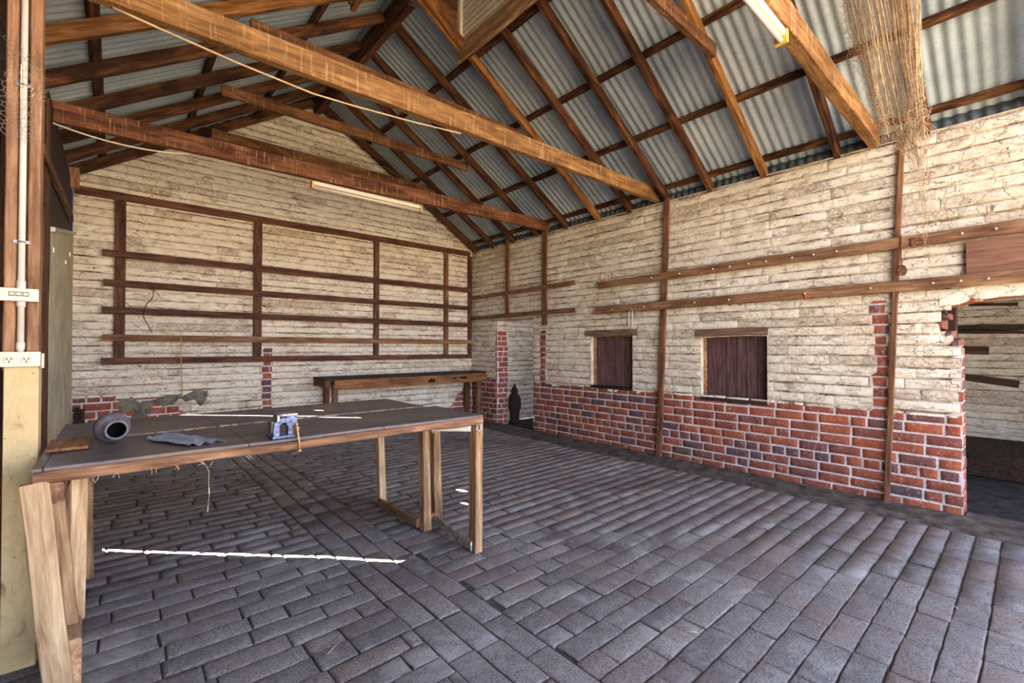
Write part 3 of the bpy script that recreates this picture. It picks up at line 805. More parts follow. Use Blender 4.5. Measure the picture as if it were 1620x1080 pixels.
# rails right wall with pegs
def railR(y0, y1, z0, z1, h, lab, m_='rail_light', x=XR - .065, th=.03):
    o = beam('peg_rail', (x, y0, z0), (x, y1, z1), th, h, M[m_], jit=.0025, ch=.005); tag(o, lab, 'rail'); return o
r1 = railR(6.54, 4.08, 2.13, 2.155, .062, 'short upper rail on the right wall by the back corner')
r2 = railR(6.54, 4.08, 1.778, 1.785, .062, 'short lower rail crossing above the narrow doorway')
r3 = railR(3.70, -1.2, 2.075, 2.13, .088, 'long upper peg rail on the right wall, studded with white pegs')
r4 = railR(3.73, -1.2, 1.752, 1.775, .088, 'long lower peg rail on the right wall above both shutters')
def pegs(rail, ys, zf, mat='pvc'):
    for y in ys:
        V = []; F = []
        x = XR - .080; z = zf(y)
        tube_vf([(x, y, z), (x - .018, y, z - .002), (x - .019, y, z - .002), (x - .026, y, z - .002)], .004, V, F, 8, taper=[.0035, .0035, .008, .007])
        c = Vector((x, y, z)); link('peg', mesh('peg', [Vector(v) - c for v in V], F, M[mat], True), rail, mw=Matrix.Translation(c))
pegs(r3, [2.9, 2.55, 2.18, 2.01, 1.83, 1.67, 1.45, 1.28, 1.11, .34, .17, -.05], lambda y: 2.075 + (3.7 - y) * .0112)
pegs(r4, [3.45, 3.0, 2.38, 2.02, 1.35, .88, .5, .35, .21, .02], lambda y: 1.752 + (3.7 - y) * .0047)
# brown board above the lower rail
o = boxes('wall_panel', [(XR - .05, XR - .025, -.45, .325, 1.815, 2.055)], M['panel_brown'], bevel=.002); tag(o, 'brown rectangular board on the right wall over the broken doorway', 'board')
# timber block at the left foot of the gable
o = beam('packing_block', (-.34, 6.34, 2.88), (-.34, 6.34, 3.08), .12, .08, M['post'], up=(0, 1, 0)); tag(o, 'short upright timber block at the left foot of the gable', 'block')

# small things on the right wall
# shackle plate on the lower rail
loop = []
for i in range(24):
    a = 2 * math.pi * i / 24; loop.append((XR - .09, 3.185 + .028 * math.cos(a), 1.625 + .115 * math.copysign(abs(math.sin(a)) ** .7, math.sin(a))))
V = []; F = []; tube_vf(loop, .006, V, F, 8, closed=True)
for i in range(7):
    z = 1.55 + i * .026; tube_vf([(XR - .09, 3.16, z), (XR - .09, 3.21, z)], .0028, V, F, 6)
tube_vf([(XR - .082, 3.185, 1.735), (XR - .084, 3.185, 1.765), (XR - .081, 3.185, 1.765)], .003, V, F, 6)
o = link('metal_hanger', mesh('metal_hanger', V, F, M['wire'], True)); tag(o, 'long oval metal hanger hooked on the peg rail above the small shutter', 'hanger')
V = []; F = []; tube_vf([(XR - .085, 1.35, 1.77), (XR - .09, 1.35, 1.74), (XR - .088, 1.35, 1.70)], .005, V, F, 8)
o = link('plastic_tag', mesh('plastic_tag', V, F, M['red'], True)); tag(o, 'small red plastic tag hanging from the lower peg rail', 'tag')
# spatula hanging left of the near strap's right
e = empty('hanging_spatula', (XR - .09, .70, 2.12)); tag(e, 'rusty long handled spatula hanging on the right wall between the two peg rails', 'tool')
tubes('handle', [([(XR - .088, .685, 2.16), (XR - .088, .685, 2.0), (XR - .07, .685, 1.93)], .005)], M['rust'], e)
V = []; F = []; ring = []
for i in range(20):
    a = math.pi * 2 * i / 20; ring.append((.030 * math.cos(a), .048 * math.sin(a) * (1 if math.sin(a) > 0 else .8)))
V = [(-.002, y, z) for y, z in ring] + [(.002, y, z) for y, z in ring]
F = [tuple(range(19, -1, -1)), tuple(range(20, 40))] + [(i, (i+1) % 20, 20 + (i+1) % 20, 20 + i) for i in range(20)]
link('blade', mesh('blade', V, F, M['rust']), e, mw=Matrix.Translation((XR - .055, .685, 1.885)) )
# bracket scrap on upper rail
V = []; F = []
box_vf(XR - .092, XR - .081, .60, .625, 2.05, 2.13, V, F); box_vf(XR - .094, XR - .083, .53, .61, 2.10, 2.125, V, F)
o = link('metal_bracket', mesh('metal_bracket', V, F, M['rust'])); tag(o, 'rusty bent bracket fixed to the upper peg rail by the spatula', 'bracket')
# cable and string on the back wall
pts = [(.307, YB - .10, 1.97), (.33, YB - .10, 1.86), (.27, YB - .10, 1.76), (.235, YB - .10, 1.66), (.26, YB - .10, 1.55), (.33, YB - .10, 1.42)]
sm = []
for i in range(len(pts) - 1):
    for q in range(5): sm.append(Vector(pts[i]).lerp(Vector(pts[i+1]), q/5) + Vector((.006 * math.sin(i * 5 + q), 0, 0)))
o = tubes('cable', [(sm, .005), ([Vector((.30, YB - .10, 1.95)), Vector((.34, YB - .105, 1.89)), Vector((.38, YB - .10, 1.86))], .0035), ([Vector((.28, YB - .10, 1.92)), Vector((.36, YB - .105, 1.91))], .003)], M['cable']); tag(o, 'short dark cable dangling over the shelf rails on the back wall', 'cable')
o = tubes('string', [([(.574, YB - .10, 1.40), (.576, YB - .095, 1.2), (.585, YB - .10, .95), (.60, YB - .03, .70)], .0042), ([(.55, YB - .10, 1.34), (.574, YB - .10, 1.37), (.60, YB - .10, 1.33)], .003)], M['yellow']); tag(o, 'yellow string hanging from the fourth shelf rail on the back wall', 'string')

# ================================================================== wall bench at the back
e = empty('wall_bench', (3.4, 6.3, 0)); tag(e, 'narrow brown timber bench fixed along the back wall beneath the rails', 'bench')
boxes('bench_top', [(2.06, 4.74, 6.09, 6.52, .845, .872)], M['dark_wood'], e, .003)
beam('apron', (2.20, 6.10, .775), (4.72, 6.10, .775), .03, .135, M['bench'], parent=e, jit=.003)
beam('end_rail', (2.10, 6.07, .80), (2.10, 6.5, .80), .07, .09, M['rail'], parent=e)
beam('leg', (2.22, 6.14, 0), (2.22, 6.14, .78), .07, .06, M['strap'], up=(0, 1, 0), parent=e)
beam('leg', (4.60, 6.13, 0), (4.60, 6.13, .71), .08, .06, M['strap'], up=(0, 1, 0), parent=e)
beam('leg', (2.22, 6.46, 0), (2.22, 6.46, .84), .07, .06, M['strap'], up=(0, 1, 0), parent=e)
beam('leg', (4.60, 6.46, 0), (4.60, 6.46, .84), .08, .06, M['strap'], up=(0, 1, 0), parent=e)
for (a_, b_, c_, d_) in ((3.60, 3.74, .735, .80), (4.05, 4.13, .77, .80), (4.20, 4.34, .765, .805)):
    V = []; F = []; n_ = 18; cx_, cz_ = (a_ + b_) / 2, (c_ + d_) / 2
    for q_ in range(n_):
        t_ = 2 * math.pi * q_ / n_; r_ = 1 + .35 * noise.noise((math.cos(t_) * 2, math.sin(t_) * 2, a_)); V.append((math.cos(t_) * r_ * (b_ - a_) / 2, 0, math.sin(t_) * r_ * (d_ - c_) / 2))
    F = [tuple(range(n_))]; link('dark_patch', mesh('dark_patch', V, F, M['black']), e, mw=Matrix.Translation((cx_, 6.082, cz_)))  # flat black irregular patches on the apron front

# ================================================================== work tables
def table(name, x0, x1, y0, y1, zt, lab, near):
    e = empty(name, ((x0 + x1) / 2, (y0 + y1) / 2, 0)); tag(e, lab, 'table', None)
    # top of two sheets with slight sag
    V = []; F = []; nx, ny = 36, 10
    for s_ in (0, 1):
        for j in range(ny + 1):
            for i in range(nx + 1):
                x = x0 + (x1 - x0) * i / nx; y = y0 + (y1 - y0) * j / ny
                if j in (0, ny) : y += .004 * noise.noise((x * 6, y * 3, 0))
                V.append((x - (x0+x1)/2, y - (y0+y1)/2, zt - s_ * .012 + .003 * noise.noise((x * 2.5, y * 3, 2))))
    K = (nx+1)*(ny+1)
    for j in range(ny):
        for i in range(nx):
            q = j*(nx+1)+i; F.append((q, q+1, q+nx+2, q+nx+1)); F.append((K+q, K+q+nx+1, K+q+nx+2, K+q+1))
    for i in range(nx):
        F.append((i, K+i, K+i+1, i+1)); q = ny*(nx+1)+i; F.append((q, q+1, K+q+1, K+q))
    for j in range(ny):
        q = j*(nx+1); F.append((q, q+nx+1, K+q+nx+1, K+q)); q += nx; F.append((q, K+q, K+q+nx+1, q+nx+1))
    link('tabletop', mesh('tabletop', V, F, M['top']), e)
    return e
t1 = table('work_table', -.215, 1.775, 2.315, 2.885, .85, 'near long work table with a worn dark top and lumpy timber edge, carrying the vise', True)
beam('edge_rail', (-.212, 2.325, .815), (1.77, 2.325, .815), .035, .044, M['edge'], parent=t1, jit=.004, ch=.006, seg=.07)
beam('edge_rail', (-.20, 2.87, .805), (1.77, 2.87, .805), .03, .036, M['edge'], parent=t1)
beam('edge_rail', (1.755, 2.34, .806), (1.755, 2.86, .806), .03, .034, M['edge'], parent=t1)
beam('end_block', (-.175, 2.32, .755), (-.175, 2.85, .755), .085, .075, M['edge'], parent=t1, jit=.003)
beam('leg', (1.72, 2.325, 0.0), (1.735, 2.335, .80), .055, .078, M['leg'], up=(0, 1, 0), parent=t1, jit=.003)
beam('leg', (1.80, 2.90, 0.0), (1.745, 2.85, .80), .06, .055, M['leg'], up=(0, 1, 0), parent=t1, jit=.003)
beam('foot_rail', (1.683, 2.315, .042), (1.755, 2.90, .042), .014, .062, M['speckle'], parent=t1)
o = beam('bracket', (1.52, 2.50, .775), (1.69, 2.33, .775), .02, .045, M['pvc'], parent=t1)
tubes('hook', [([(1.715, 2.300, .80), (1.733, 2.287, .79), (1.735, 2.287, .765), (1.717, 2.293, .752), (1.703, 2.293, .77), (1.712, 2.293, .79)], .005)], M['steel'], t1)
# left legs of the near table (splayed, pale) and the boards stood inside them
beam('leg', (-.133, 2.29, .0), (-.212, 2.33, .80), .074, .045, M['leg_pale'], up=(0, 1, 0), parent=t1, jit=.003, ch=.005)
beam('leg', (-.14, 2.83, 0.0), (-.14, 2.83, .80), .075, .045, M['leg'], up=(0, 1, 0), parent=t1, jit=.003)
beam('brace', (-.115, 2.46, .18), (-.165, 2.42, .78), .045, .03, M['leg'], up=(0, 1, 0), parent=t1)
beam('brace', (-.105, 2.52, .20), (-.10, 2.50, .80), .05, .03, M['leg_pale'], up=(0, 1, 0), parent=t1)
beam('foot_rail', (-.105, 2.31, .13), (-.13, 2.84, .13), .05, .17, M['leg'], parent=t1)
t2 = table('work_table', -.20, 1.69, 2.912, 3.52, .856, 'far long work table pushed against the first, its dark top cracked along the seam', False)
beam('edge_rail', (-.19, 2.915, .805), (1.68, 2.915, .805), .03, .036, M['edge'], parent=t2)
beam('edge_rail', (-.19, 3.50, .805), (1.68, 3.50, .805), .03, .036, M['edge'], parent=t2)
beam('edge_rail', (1.675, 2.93, .805), (1.675, 3.48, .805), .03, .036, M['edge'], parent=t2)
V = []; F = []; rng = random.Random(8); x = .0
while x < 1.6:
    l = rng.uniform(.02, .07); b = len(V); y = 2.905 + rng.uniform(-.006, .004); h_ = rng.uniform(.003, .007); wd = rng.uniform(.0015, .004)
    box_vf(x, x + l, y - wd, y + wd, .848, .8555 + h_ * .4, V, F); x += l + rng.uniform(.0, .09)
V = [Vector(v) + Vector((0, .004 * noise.noise(Vector(v) * 40), 0)) - Vector(t2.location) for v in V]
ob = link('splintered_edge', mesh('splintered_edge', V, F, M['leg']), t2); ob['kind'] = 'stuff'
beam('leg', (1.64, 3.48, 0), (1.60, 3.46, .80), .05, .065, M['leg_pale'], up=(0, 1, 0), parent=t2, jit=.003)
beam('leg', (1.66, 2.83, 0), (1.645, 2.835, .80), .06, .07, M['leg'], up=(0, 1, 0), parent=t2, jit=.003)
beam('foot_rail', (1.620, 2.86, .045), (1.605, 3.45, .045), .03, .06, M['leg'], parent=t2)
beam('heel_block', (1.67, 2.86, .05), (1.78, 2.88, .05), .05, .07, M['strap'], parent=t2)
beam('leg', (-.11, 3.47, 0), (-.12, 3.46, .80), .065, .055, M['leg'], up=(0, 1, 0), parent=t2, jit=.003)
beam('leg', (-.13, 2.93, 0), (-.13, 2.93, .80), .06, .055, M['leg'], up=(0, 1, 0), parent=t2)

# pot on the table, lying on its side with its mouth to the camera
pr = [(.0, 0), (.030, 0), (.040, .003), (.044, .012), (.050, .022), (.060, .036), (.0655, .048), (.0665, .055), (.0645, .060), (.0665, .064), (.0655, .072), (.060, .086), (.052, .098), (.046, .103), (.047, .107), (.044, .110), (.040, .112), (.040, .124), (.043, .128), (.043, .133), (.036, .134), (.033, .130), (.034, .112), (.052, .085), (.058, .06), (.045, .03), (.02, .012), (0, .01)]
ax = Vector((.22, -.97, -.06)).normalized()
q = ax.to_track_quat('Z', 'Y').to_matrix().to_4x4(); q.translation = Vector((-.018, 2.80, .921))
o = lathe('metal_pot', pr, [M['cast'], M['cast_in']], q); tag(o, 'dark round metal pot lying on its side on the near table, mouth towards the room', 'pot')
for p in o.data.polygons:
    if p.index >= 21 * 40: p.material_index = 1
# loose boards at the table's left end
V = []; F = []
o = beam('loose_board', (-.145, 2.62, .860), (-.145, 2.86, .864), .13, .012, M['bench']); tag(o, 'loose flat board lying at the left end of the near table beside the pot', 'board')
# crumpled iron scrap
V = []; F = []; P4 = [Vector((.115, 2.66, .853)), Vector((.245, 2.37, .853)), Vector((.385, 2.405, .853)), Vector((.20, 2.80, .853))]
nu, nv = 26, 14
for s_ in (0, 1):
    for j in range(nv + 1):
        for i in range(nu + 1):
            u, v = i/nu, j/nv
            p = (P4[0].lerp(P4[3], u)).lerp(P4[1].lerp(P4[2], u), v)
            p = p + Vector((.006 * noise.noise(p * 30), .006 * noise.noise(p * 25 + Vector((4, 0, 0))), .010 + .009 * math.sin(u * 18) + .008 * noise.noise(p * 14) - s_ * .0012))
            p.z = max(p.z, .8535 - s_ * 0.001)
            V.append(p)
K = (nu+1)*(nv+1)
for j in range(nv):
    for i in range(nu):
        q_ = j*(nu+1)+i; F.append((q_, q_+1, q_+nu+2, q_+nu+1)); F.append((K+q_, K+q_+nu+1, K+q_+nu+2, K+q_+1))
M['scrap'] = plain('weathered_scrap_iron', hx(184, 186, 192), .55, .15, .16, 26, .3)
o = link('scrap_iron', mesh('scrap_iron', V, F, M['scrap'], True)); tag(o, 'crumpled blue grey sheet of scrap iron lying flat on the near table', 'scrap metal')

# bench vise on the front edge
e = empty('bench_vise', (.61, 2.35, .85)); tag(e, 'worn blue bench vise clamped on the front edge of the near table', 'vise')
boxes('base', [(.555, .655, 2.325, 2.43, .851, .863)], M['vise_blue'], e, .004)
# arched body
V = []; F = []; prof = []
for i in range(17):
    a = math.pi * i / 16; prof.append((.605 - .042 * math.cos(a), .905 + .040 * math.sin(a)))
outer = [(.562, .862)] + prof + [(.648, .862)]
inner = [(.588, .862)] + [(.607 - .019 * math.cos(math.pi * i / 16), .905 + .018 * math.sin(math.pi * i / 16)) for i in range(17)] + [(.626, .862)]
m_ = len(outer)
for (a, b) in outer: V += [(a, 2.335, b), (a, 2.375, b)]
for (a, b) in inner: V += [(a, 2.335, b), (a, 2.375, b)]
for i in range(m_ - 1):
    o0, o1, i0, i1 = 2*i, 2*i+2, 2*m_+2*i, 2*m_+2*i+2
    F += [(o0, o1, i1, i0), (o0+1, i0+1, i1+1, o1+1), (o0, o0+1, o1+1, o1), (i0, i1, i1+1, i0+1)]
link('arched_body', mesh('arched_body', V, F, M['vise_blue']), e, mw=Matrix.Identity(4) ).location = -Vector(e.location)
boxes('slide', [(.598, .650, 2.375, 2.43, .925, .95), (.62, .668, 2.34, 2.40, .905, .952)], M['vise_blue'], e, .003)
boxes('jaw', [(.575, .588, 2.33, 2.40, .93, .962), (.593, .672, 2.345, 2.42, .950, .962)], M['vise_grey'], e, .002)
boxes('swivel', [(.555, .580, 2.35, 2.42, .872, .93)], M['vise_grey'], e, .008)
tubes('screw', [([(.656, 2.40, .895), (.656, 2.30, .895)], .011)], M['brass'], e, 12)
tubes('handle', [([(.652, 2.295, .915), (.656, 2.293, .88), (.662, 2.29, .83), (.664, 2.29, .795)], .0045), ([(.664, 2.29, .797), (.664, 2.29, .785)], .008), ([(.652, 2.295, .912), (.651, 2.295, .922)], .007)], M['brass'], e, 10)

# cobweb threads and straw hanging from the near table edge
V = []; F = []
rng = random.Random(3)
for x in (.02, .12, .20, .27, -.05, .45, .66, 1.40):
    for q_ in range(2):
        p = Vector((x + rng.uniform(-.01, .01), 2.303, .80)); tube_vf([p, p + Vector((rng.uniform(-.015, .015), -.003, -rng.uniform(.005, .015))), p + Vector((rng.uniform(-.02, .02), -.005, -rng.uniform(.01, .025)))], .0007, V, F, 5)
o = link('cobwebs', mesh('cobwebs', V, F, M['web'])); o['kind'] = 'stuff'; tag(o, 'wispy pale cobweb scraps along the front edge of the near table', 'cobweb')
o = tubes('cobweb_strand', [([(.29, 2.33, .79), (.305, 2.33, .765), (.31, 2.33, .74), (.309, 2.33, .70), (.312, 2.33, .66), (.309, 2.33, .62), (.306, 2.33, .58)], .0007), ([(.31, 2.33, .765), (.325, 2.33, .79)], .001), ([(.310, 2.33, .68), (.311, 2.33, .65)], .002), ([(.307, 2.33, .60), (.306, 2.33, .575)], .002)], M['web']); tag(o, 'single pale strand of dusty cobweb hanging under the near table', 'cobweb')

# ================================================================== left post with electrics
px0, px1, py = -.331, -.232, 2.66
e = empty('timber_post', ((px0 + px1) / 2, py + .06, 0)); tag(e, 'tall timber post at the left edge, cream painted low casing and bare studs above', 'post')
for (a, b) in ((px0, -.297), (-.268, px1)):
    beam('stud', ((a + b) / 2, py + .05, 1.19), ((a + b) / 2, py + .05, 3.0), b - a, .095, M['post'], up=(0, 1, 0), parent=e, jit=.0015)
beam('core', (-.2825, py + .075, .0), (-.2825, py + .075, 3.0), .06, .04, M['post'], up=(0, 1, 0), parent=e)
boxes('casing', [(px0 + .004, px1 + .002, py - .004, py + .095, 0.0, 1.235)], M['cream'], e, .003)
cz = py - .002
tube = [(-.2825, cz, 1.26), (-.2825, cz, 3.05)]
o = tubes('conduit', [(tube, .0105), ([(-.2825, cz, 1.495), (-.2825, cz, 1.545)], .0135), ([(-.2825, cz, 1.44), (-.2825, cz, 1.47)], .0135), ([(-.2825, cz, 1.27), (-.2825, cz, 1.30)], .013)], M['pvc'], None, 16); tag(o, 'grey white plastic conduit running up the left timber post', 'conduit')
for z in (1.70, 2.33):
    V = []; F = []
    tube_vf([(-.2825 - .012, cz + .002, z), (-.2825 - .009, cz - .010, z), (-.2825, cz - .0135, z), (-.2825 + .009, cz - .010, z), (-.2825 + .012, cz + .002, z)], .003, V, F, 6)
    box_vf(-.306, -.292, cz - .004, cz + .003, z - .006, z + .006, V, F); box_vf(-.273, -.259, cz - .004, cz + .003, z - .006, z + .006, V, F)
    c_ = Vector((-.2825, cz, z)); link('saddle', mesh('saddle', [Vector(v) - c_ for v in V], F, M['steel'], False), o, mw=Matrix.Translation(c_))
# switch plate
e = empty('switch_plate', (-.286, py - .02, 1.49)); tag(e, 'cream plate with three light switches on the left post', 'switch')
boxes('plate', [(-.348, -.232, py - .028, py - .0, 1.462, 1.513)], M['plate'], e, .003)
for x in (-.305, -.286, -.267):
    boxes('rocker', [(x - .007, x + .007, py - .032, py - .027, 1.484, 1.496)], M['rocker'], e, .001)
    boxes('surround', [(x - .0085, x + .0085, py - .0288, py - .0278, 1.4815, 1.4985)], M['black'], e)
e = empty('power_outlet', (-.286, py - .02, 1.24)); tag(e, 'cream double power outlet under the switches on the left post', 'power outlet')
boxes('plate', [(-.352, -.224, py - .032, py - .0, 1.203, 1.262)], M['plate'], e, .003)
boxes('side_switch', [(-.222, -.215, py - .02, py + .01, 1.195, 1.255)], M['rocker'], e, .002)
for x in (-.309, -.2625):
    boxes('socket_face', [(x - .0155, x + .0155, py - .0345, py - .0315, 1.215, 1.243)], M['rocker'], e, .003)
    V = []; F = []
    for (dx, dz, an) in ((-.006, .005, .5), (.006, .005, -.5), (0, -.006, 0)):
        c, s = math.cos(an), math.sin(an); b = len(V)
        for (a_, b_) in ((-.0012, -.004), (.0012, -.004), (.0012, .004), (-.0012, .004)):
            V.append((x + dx + a_*c - b_*s, py - .0352, 1.229 + dz + a_*s + b_*c))
        F.append((b, b+1, b+2, b+3))
        for (a_, b_) in ((-.0012, -.004), (.0012, -.004), (.0012, .004), (-.0012, .004)):
            V.append((x + dx + a_*c - b_*s, py - .0340, 1.229 + dz + a_*s + b_*c))
        for i in range(4): F.append((b+i, b+4+i, b+4+(i+1) % 4, b+(i+1) % 4))
    link('socket_slots', mesh('socket_slots', V, F, M['black']), e, mw=Matrix.Identity(4)).location = -Vector(e.location)
    boxes('rocker', [((x - .012) if x < -.29 else x + .004, (x + .0) if x < -.29 else x + .016, py - .0345, py - .031, 1.248, 1.257)], M['rocker'], e, .001)

# chicken wire caught on the post
V = []; F = []; s_ = .021; rng = random.Random(9)
def warp(a, b):
    # a across, b down
    x = -.34 + a + .02 * math.sin(b * 17); return Vector((x + .012 * noise.noise((a * 12, b * 12, 1)), 2.59 - .03 * math.sin(a * 30 + b * 6) + .02 * noise.noise((a * 9, b * 9, 7)), 2.47 - b + .01 * noise.noise((a * 10, b * 10, 4))))
for r_ in range(22):
    for c_ in range(6):
        a0 = c_ * s_ * 1.0 + (s_ / 2 if r_ % 2 else 0); b0 = r_ * s_ * .85
        lim = .02 + .10 * math.sin(min(1, b0 / .36) * math.pi * .75)
        if a0 > lim: continue
        A0 = warp(a0, b0); A1 = warp(a0 + s_/2, b0 + s_*.28); A2 = warp(a0 + s_, b0); A3 = warp(a0 + s_/2, b0 + s_*.85 - 0)
        tube_vf([A0, A1], .0008, V, F, 4); tube_vf([A1, A2], .0008, V, F, 4); tube_vf([A1, warp(a0 + s_/2, b0 + s_ * .85)], .0008, V, F, 4)
o = link('chicken_wire', mesh('chicken_wire', V, F, M['wire'])); tag(o, 'torn flap of chicken wire hanging beside the conduit on the left post', 'wire netting', None)

# ================================================================== left wall
XLW = -.335
wl = []
boxes('wall_left', [(-.46, -.43, -1.4, 4.22, 0, 2.95), (-.46, -.43, 4.22, 4.32, 2.14, 2.95), (-.46, -.43, 4.22, 4.32, 0, .31),
                    (-.46, -.43, 4.32, 6.9, 2.52, 2.95), (-.46, -.43, 4.32, 4.42, 2.16, 2.52)], M['dark_iron_sheet']); struct(bpy.data.objects['wall_left'])
boxes('wall_left_eaves', [(-.52, -.44, -1.4, 6.9, 2.9, 3.12)], M['dark_iron_sheet']); struct(bpy.data.objects['wall_left_eaves'])
# stable door leaf between post and stud
e = struct(empty('door_1', (XLW, 3.6, 0)))
boxes('door_frame', [(-.37, -.33, 2.86, 2.96, 0, 2.5), (-.35, -.33, 4.02, 4.155, 0, 2.5), (-.37, -.33, 2.96, 4.02, 1.49, 1.60), (-.37, -.33, 2.96, 4.02, .62, .83), (-.37, -.33, 2.96, 4.02, 2.15, 2.25), (-.37, -.33, 2.96, 4.02, 0, .1)], M['door_timber'], e, .003)
boxes('door_panel', [(-.40, -.385, 2.9, 4.10, .05, 2.45)], M['cable'], e)
o = beam('wall_stud', (-.34, 4.272, 0), (-.34, 4.272, 2.9), .13, .018, M['rail'], up=(1, 0, 0)); tag(o, 'dark brown wall stud between the panelled door and the grey board', 'stud')
# grey board with sloping top, small holes
V = []; F = []
ys = [4.33, 4.52, 4.58, 5.56, 5.64, 5.70, 5.76, 6.03, 6.11, 6.62]; zs = [0, 1.95, 1.985, 2.015, 2.045, 2.15, 2.19]
holes = {(1, 1), (3, 3), (7, 5)}
def topz(y): return 2.06 + (y - 4.345) * .175
K = {}
for i, y in enumerate(ys):
    for j, z in enumerate(zs + [None]):
        zz = topz(y) if z is None else min(z, topz(y)); K[(i, j)] = len(V); V.append((XLW, y, zz))
for i in range(len(ys) - 1):
    for j in range(len(zs)):
        if (i, j) in holes: continue
        if (i, j) == (4, 2) : pass
        F.append((K[(i, j)], K[(i+1, j)], K[(i+1, j+1)], K[(i, j+1)]))
c_ = Vector((XLW, 5.4, 1.1)); o = link('grey_board', mesh('grey_board', [Vector(v) - c_ for v in V], F, M['grey_board']), None, mw=Matrix.Translation(c_))
md = o.modifiers.new('t', 'SOLIDIFY'); md.thickness = .006; md.offset = 1
tag(o, 'plain grey sheet board closing the left wall beside the back corner', 'board')
# lining above the board, diagonal struts
boxes('wall_left_lining', [(-.43, -.42, 4.345, 6.6, 2.05, 3.0)], M['dark_iron_sheet']); struct(bpy.data.objects['wall_left_lining'])
bpy.data.objects.remove(bpy.data.objects['wall_left_lining'])
V = []; F = []
for (y0, y1) in ((4.34, 6.6),):
    y1 = 6.85; V = [(-.345, y0, topz(y0) - .02), (-.345, y1, topz(y1) - .02), (-.345, y1, 3.0), (-.345, y0, 3.0)]; F = [(0, 1, 2, 3)]
o = link('wall_left_upper', mesh('wall_left_upper', V, F, M['dark_iron_sheet'])); struct(o)
md = o.modifiers.new('t', 'SOLIDIFY'); md.thickness = .01; md.offset = -1
o = beam('capping_strip', (-.32, 4.34, topz(4.34) + .015), (-.32, 6.5, topz(6.5) + .015), .03, .03, M['steel']); tag(o, 'thin metal capping strip along the sloping top of the grey board', 'strip')
o = beam('diagonal_strut', (-.325, 3.72, 2.42), (-.325, 6.2, 2.54), .03, .06, M['strap']); tag(o, 'slanting timber strut above the grey board on the left wall', 'strut')
# weathered offcuts in the corner at the foot of the back wall
for i, (x, y, z1) in enumerate(((-.285, 6.48, .66), (-.245, 6.49, .64))):
    o = beam('timber_offcut', (x, y, 0), (x, y, z1), .035, .03, M['dark_wood'], up=(0, 1, 0)); tag(o, ['dark weathered offcut standing in the back left corner against the grey board', 'dark weathered offcut standing second from the grey board in the back left corner'][i], 'offcut')

# ================================================================== lamps
def lamp(x0, x1, y, z, lab):
    e = empty('tube_lamp', ((x0 + x1) / 2, y, z + .05)); tag(e, lab, 'lamp', 'unlit tube lamps under the tie beams')
    boxes('body', [(x0 + .02, x1 - .02, y - .024, y + .024, z + .012, z + .048)], M['lamp_body'], e, .004)
    for a, b in ((x0, x0 + .022), (x1 - .022, x1)):
        boxes('end_cap', [(a, b, y - .032, y + .032, z - .022, z + .048)], M['lamp_cap'], e, .003)
    tubes('tube', [([(x0 + .022, y, z - .006), (x1 - .022, y, z - .006)], .013)], M['tube'], e, 16)
    return e
lamp(1.437, 2.655, 4.645, 2.86, 'unlit tube lamp with yellowed ends under the tie beam nearest the back wall')
e = lamp(1.42, 2.64, .86, 2.892, 'unlit tube lamp with a yellow end cap under the nearest tie beam, top right')

# cords
def sag(p0, p1, s, n=24):
    p0, p1 = Vector(p0), Vector(p1); return [p0.lerp(p1, i / n) - Vector((0, 0, s * 4 * (i / n) * (1 - i / n))) for i in range(n + 1)]
o = tubes('slack_cord', [([(-0.02, 2.875, 2.899), (0.0475, 2.875, 2.892), (0.115, 2.875, 2.885), (0.1825, 2.875, 2.878), (0.25, 2.875, 2.871), (0.3133, 2.875, 2.865), (0.3765, 2.875, 2.859), (0.4397, 2.875, 2.853), (0.503, 2.875, 2.847), (0.6018, 2.875, 2.8413), (0.7005, 2.875, 2.8355), (0.7993, 2.875, 2.8297), (0.898, 2.875, 2.824), (0.964, 2.875, 2.8275), (1.03, 2.875, 2.831), (1.096, 2.875, 2.8345), (1.162, 2.875, 2.838), (1.272, 2.875, 2.8472), (1.382, 2.875, 2.8565), (1.492, 2.875, 2.8658), (1.602, 2.875, 2.875), (1.6983, 2.875, 2.8855), (1.7945, 2.875, 2.896), (1.8908, 2.875, 2.9065), (1.987, 2.875, 2.917)], .0055)], M['cord'], None, 8); tag(o, 'pale slack cord looped under the golden middle tie beam', 'cord')
o = tubes('lamp_cable', [(sag((-.39, 4.62, 2.90), (.45, 4.625, 2.89), .05), .006)], M['pvc'], None, 8); tag(o, 'thin white cable drooping under the left end of the far tie beam', 'cable')

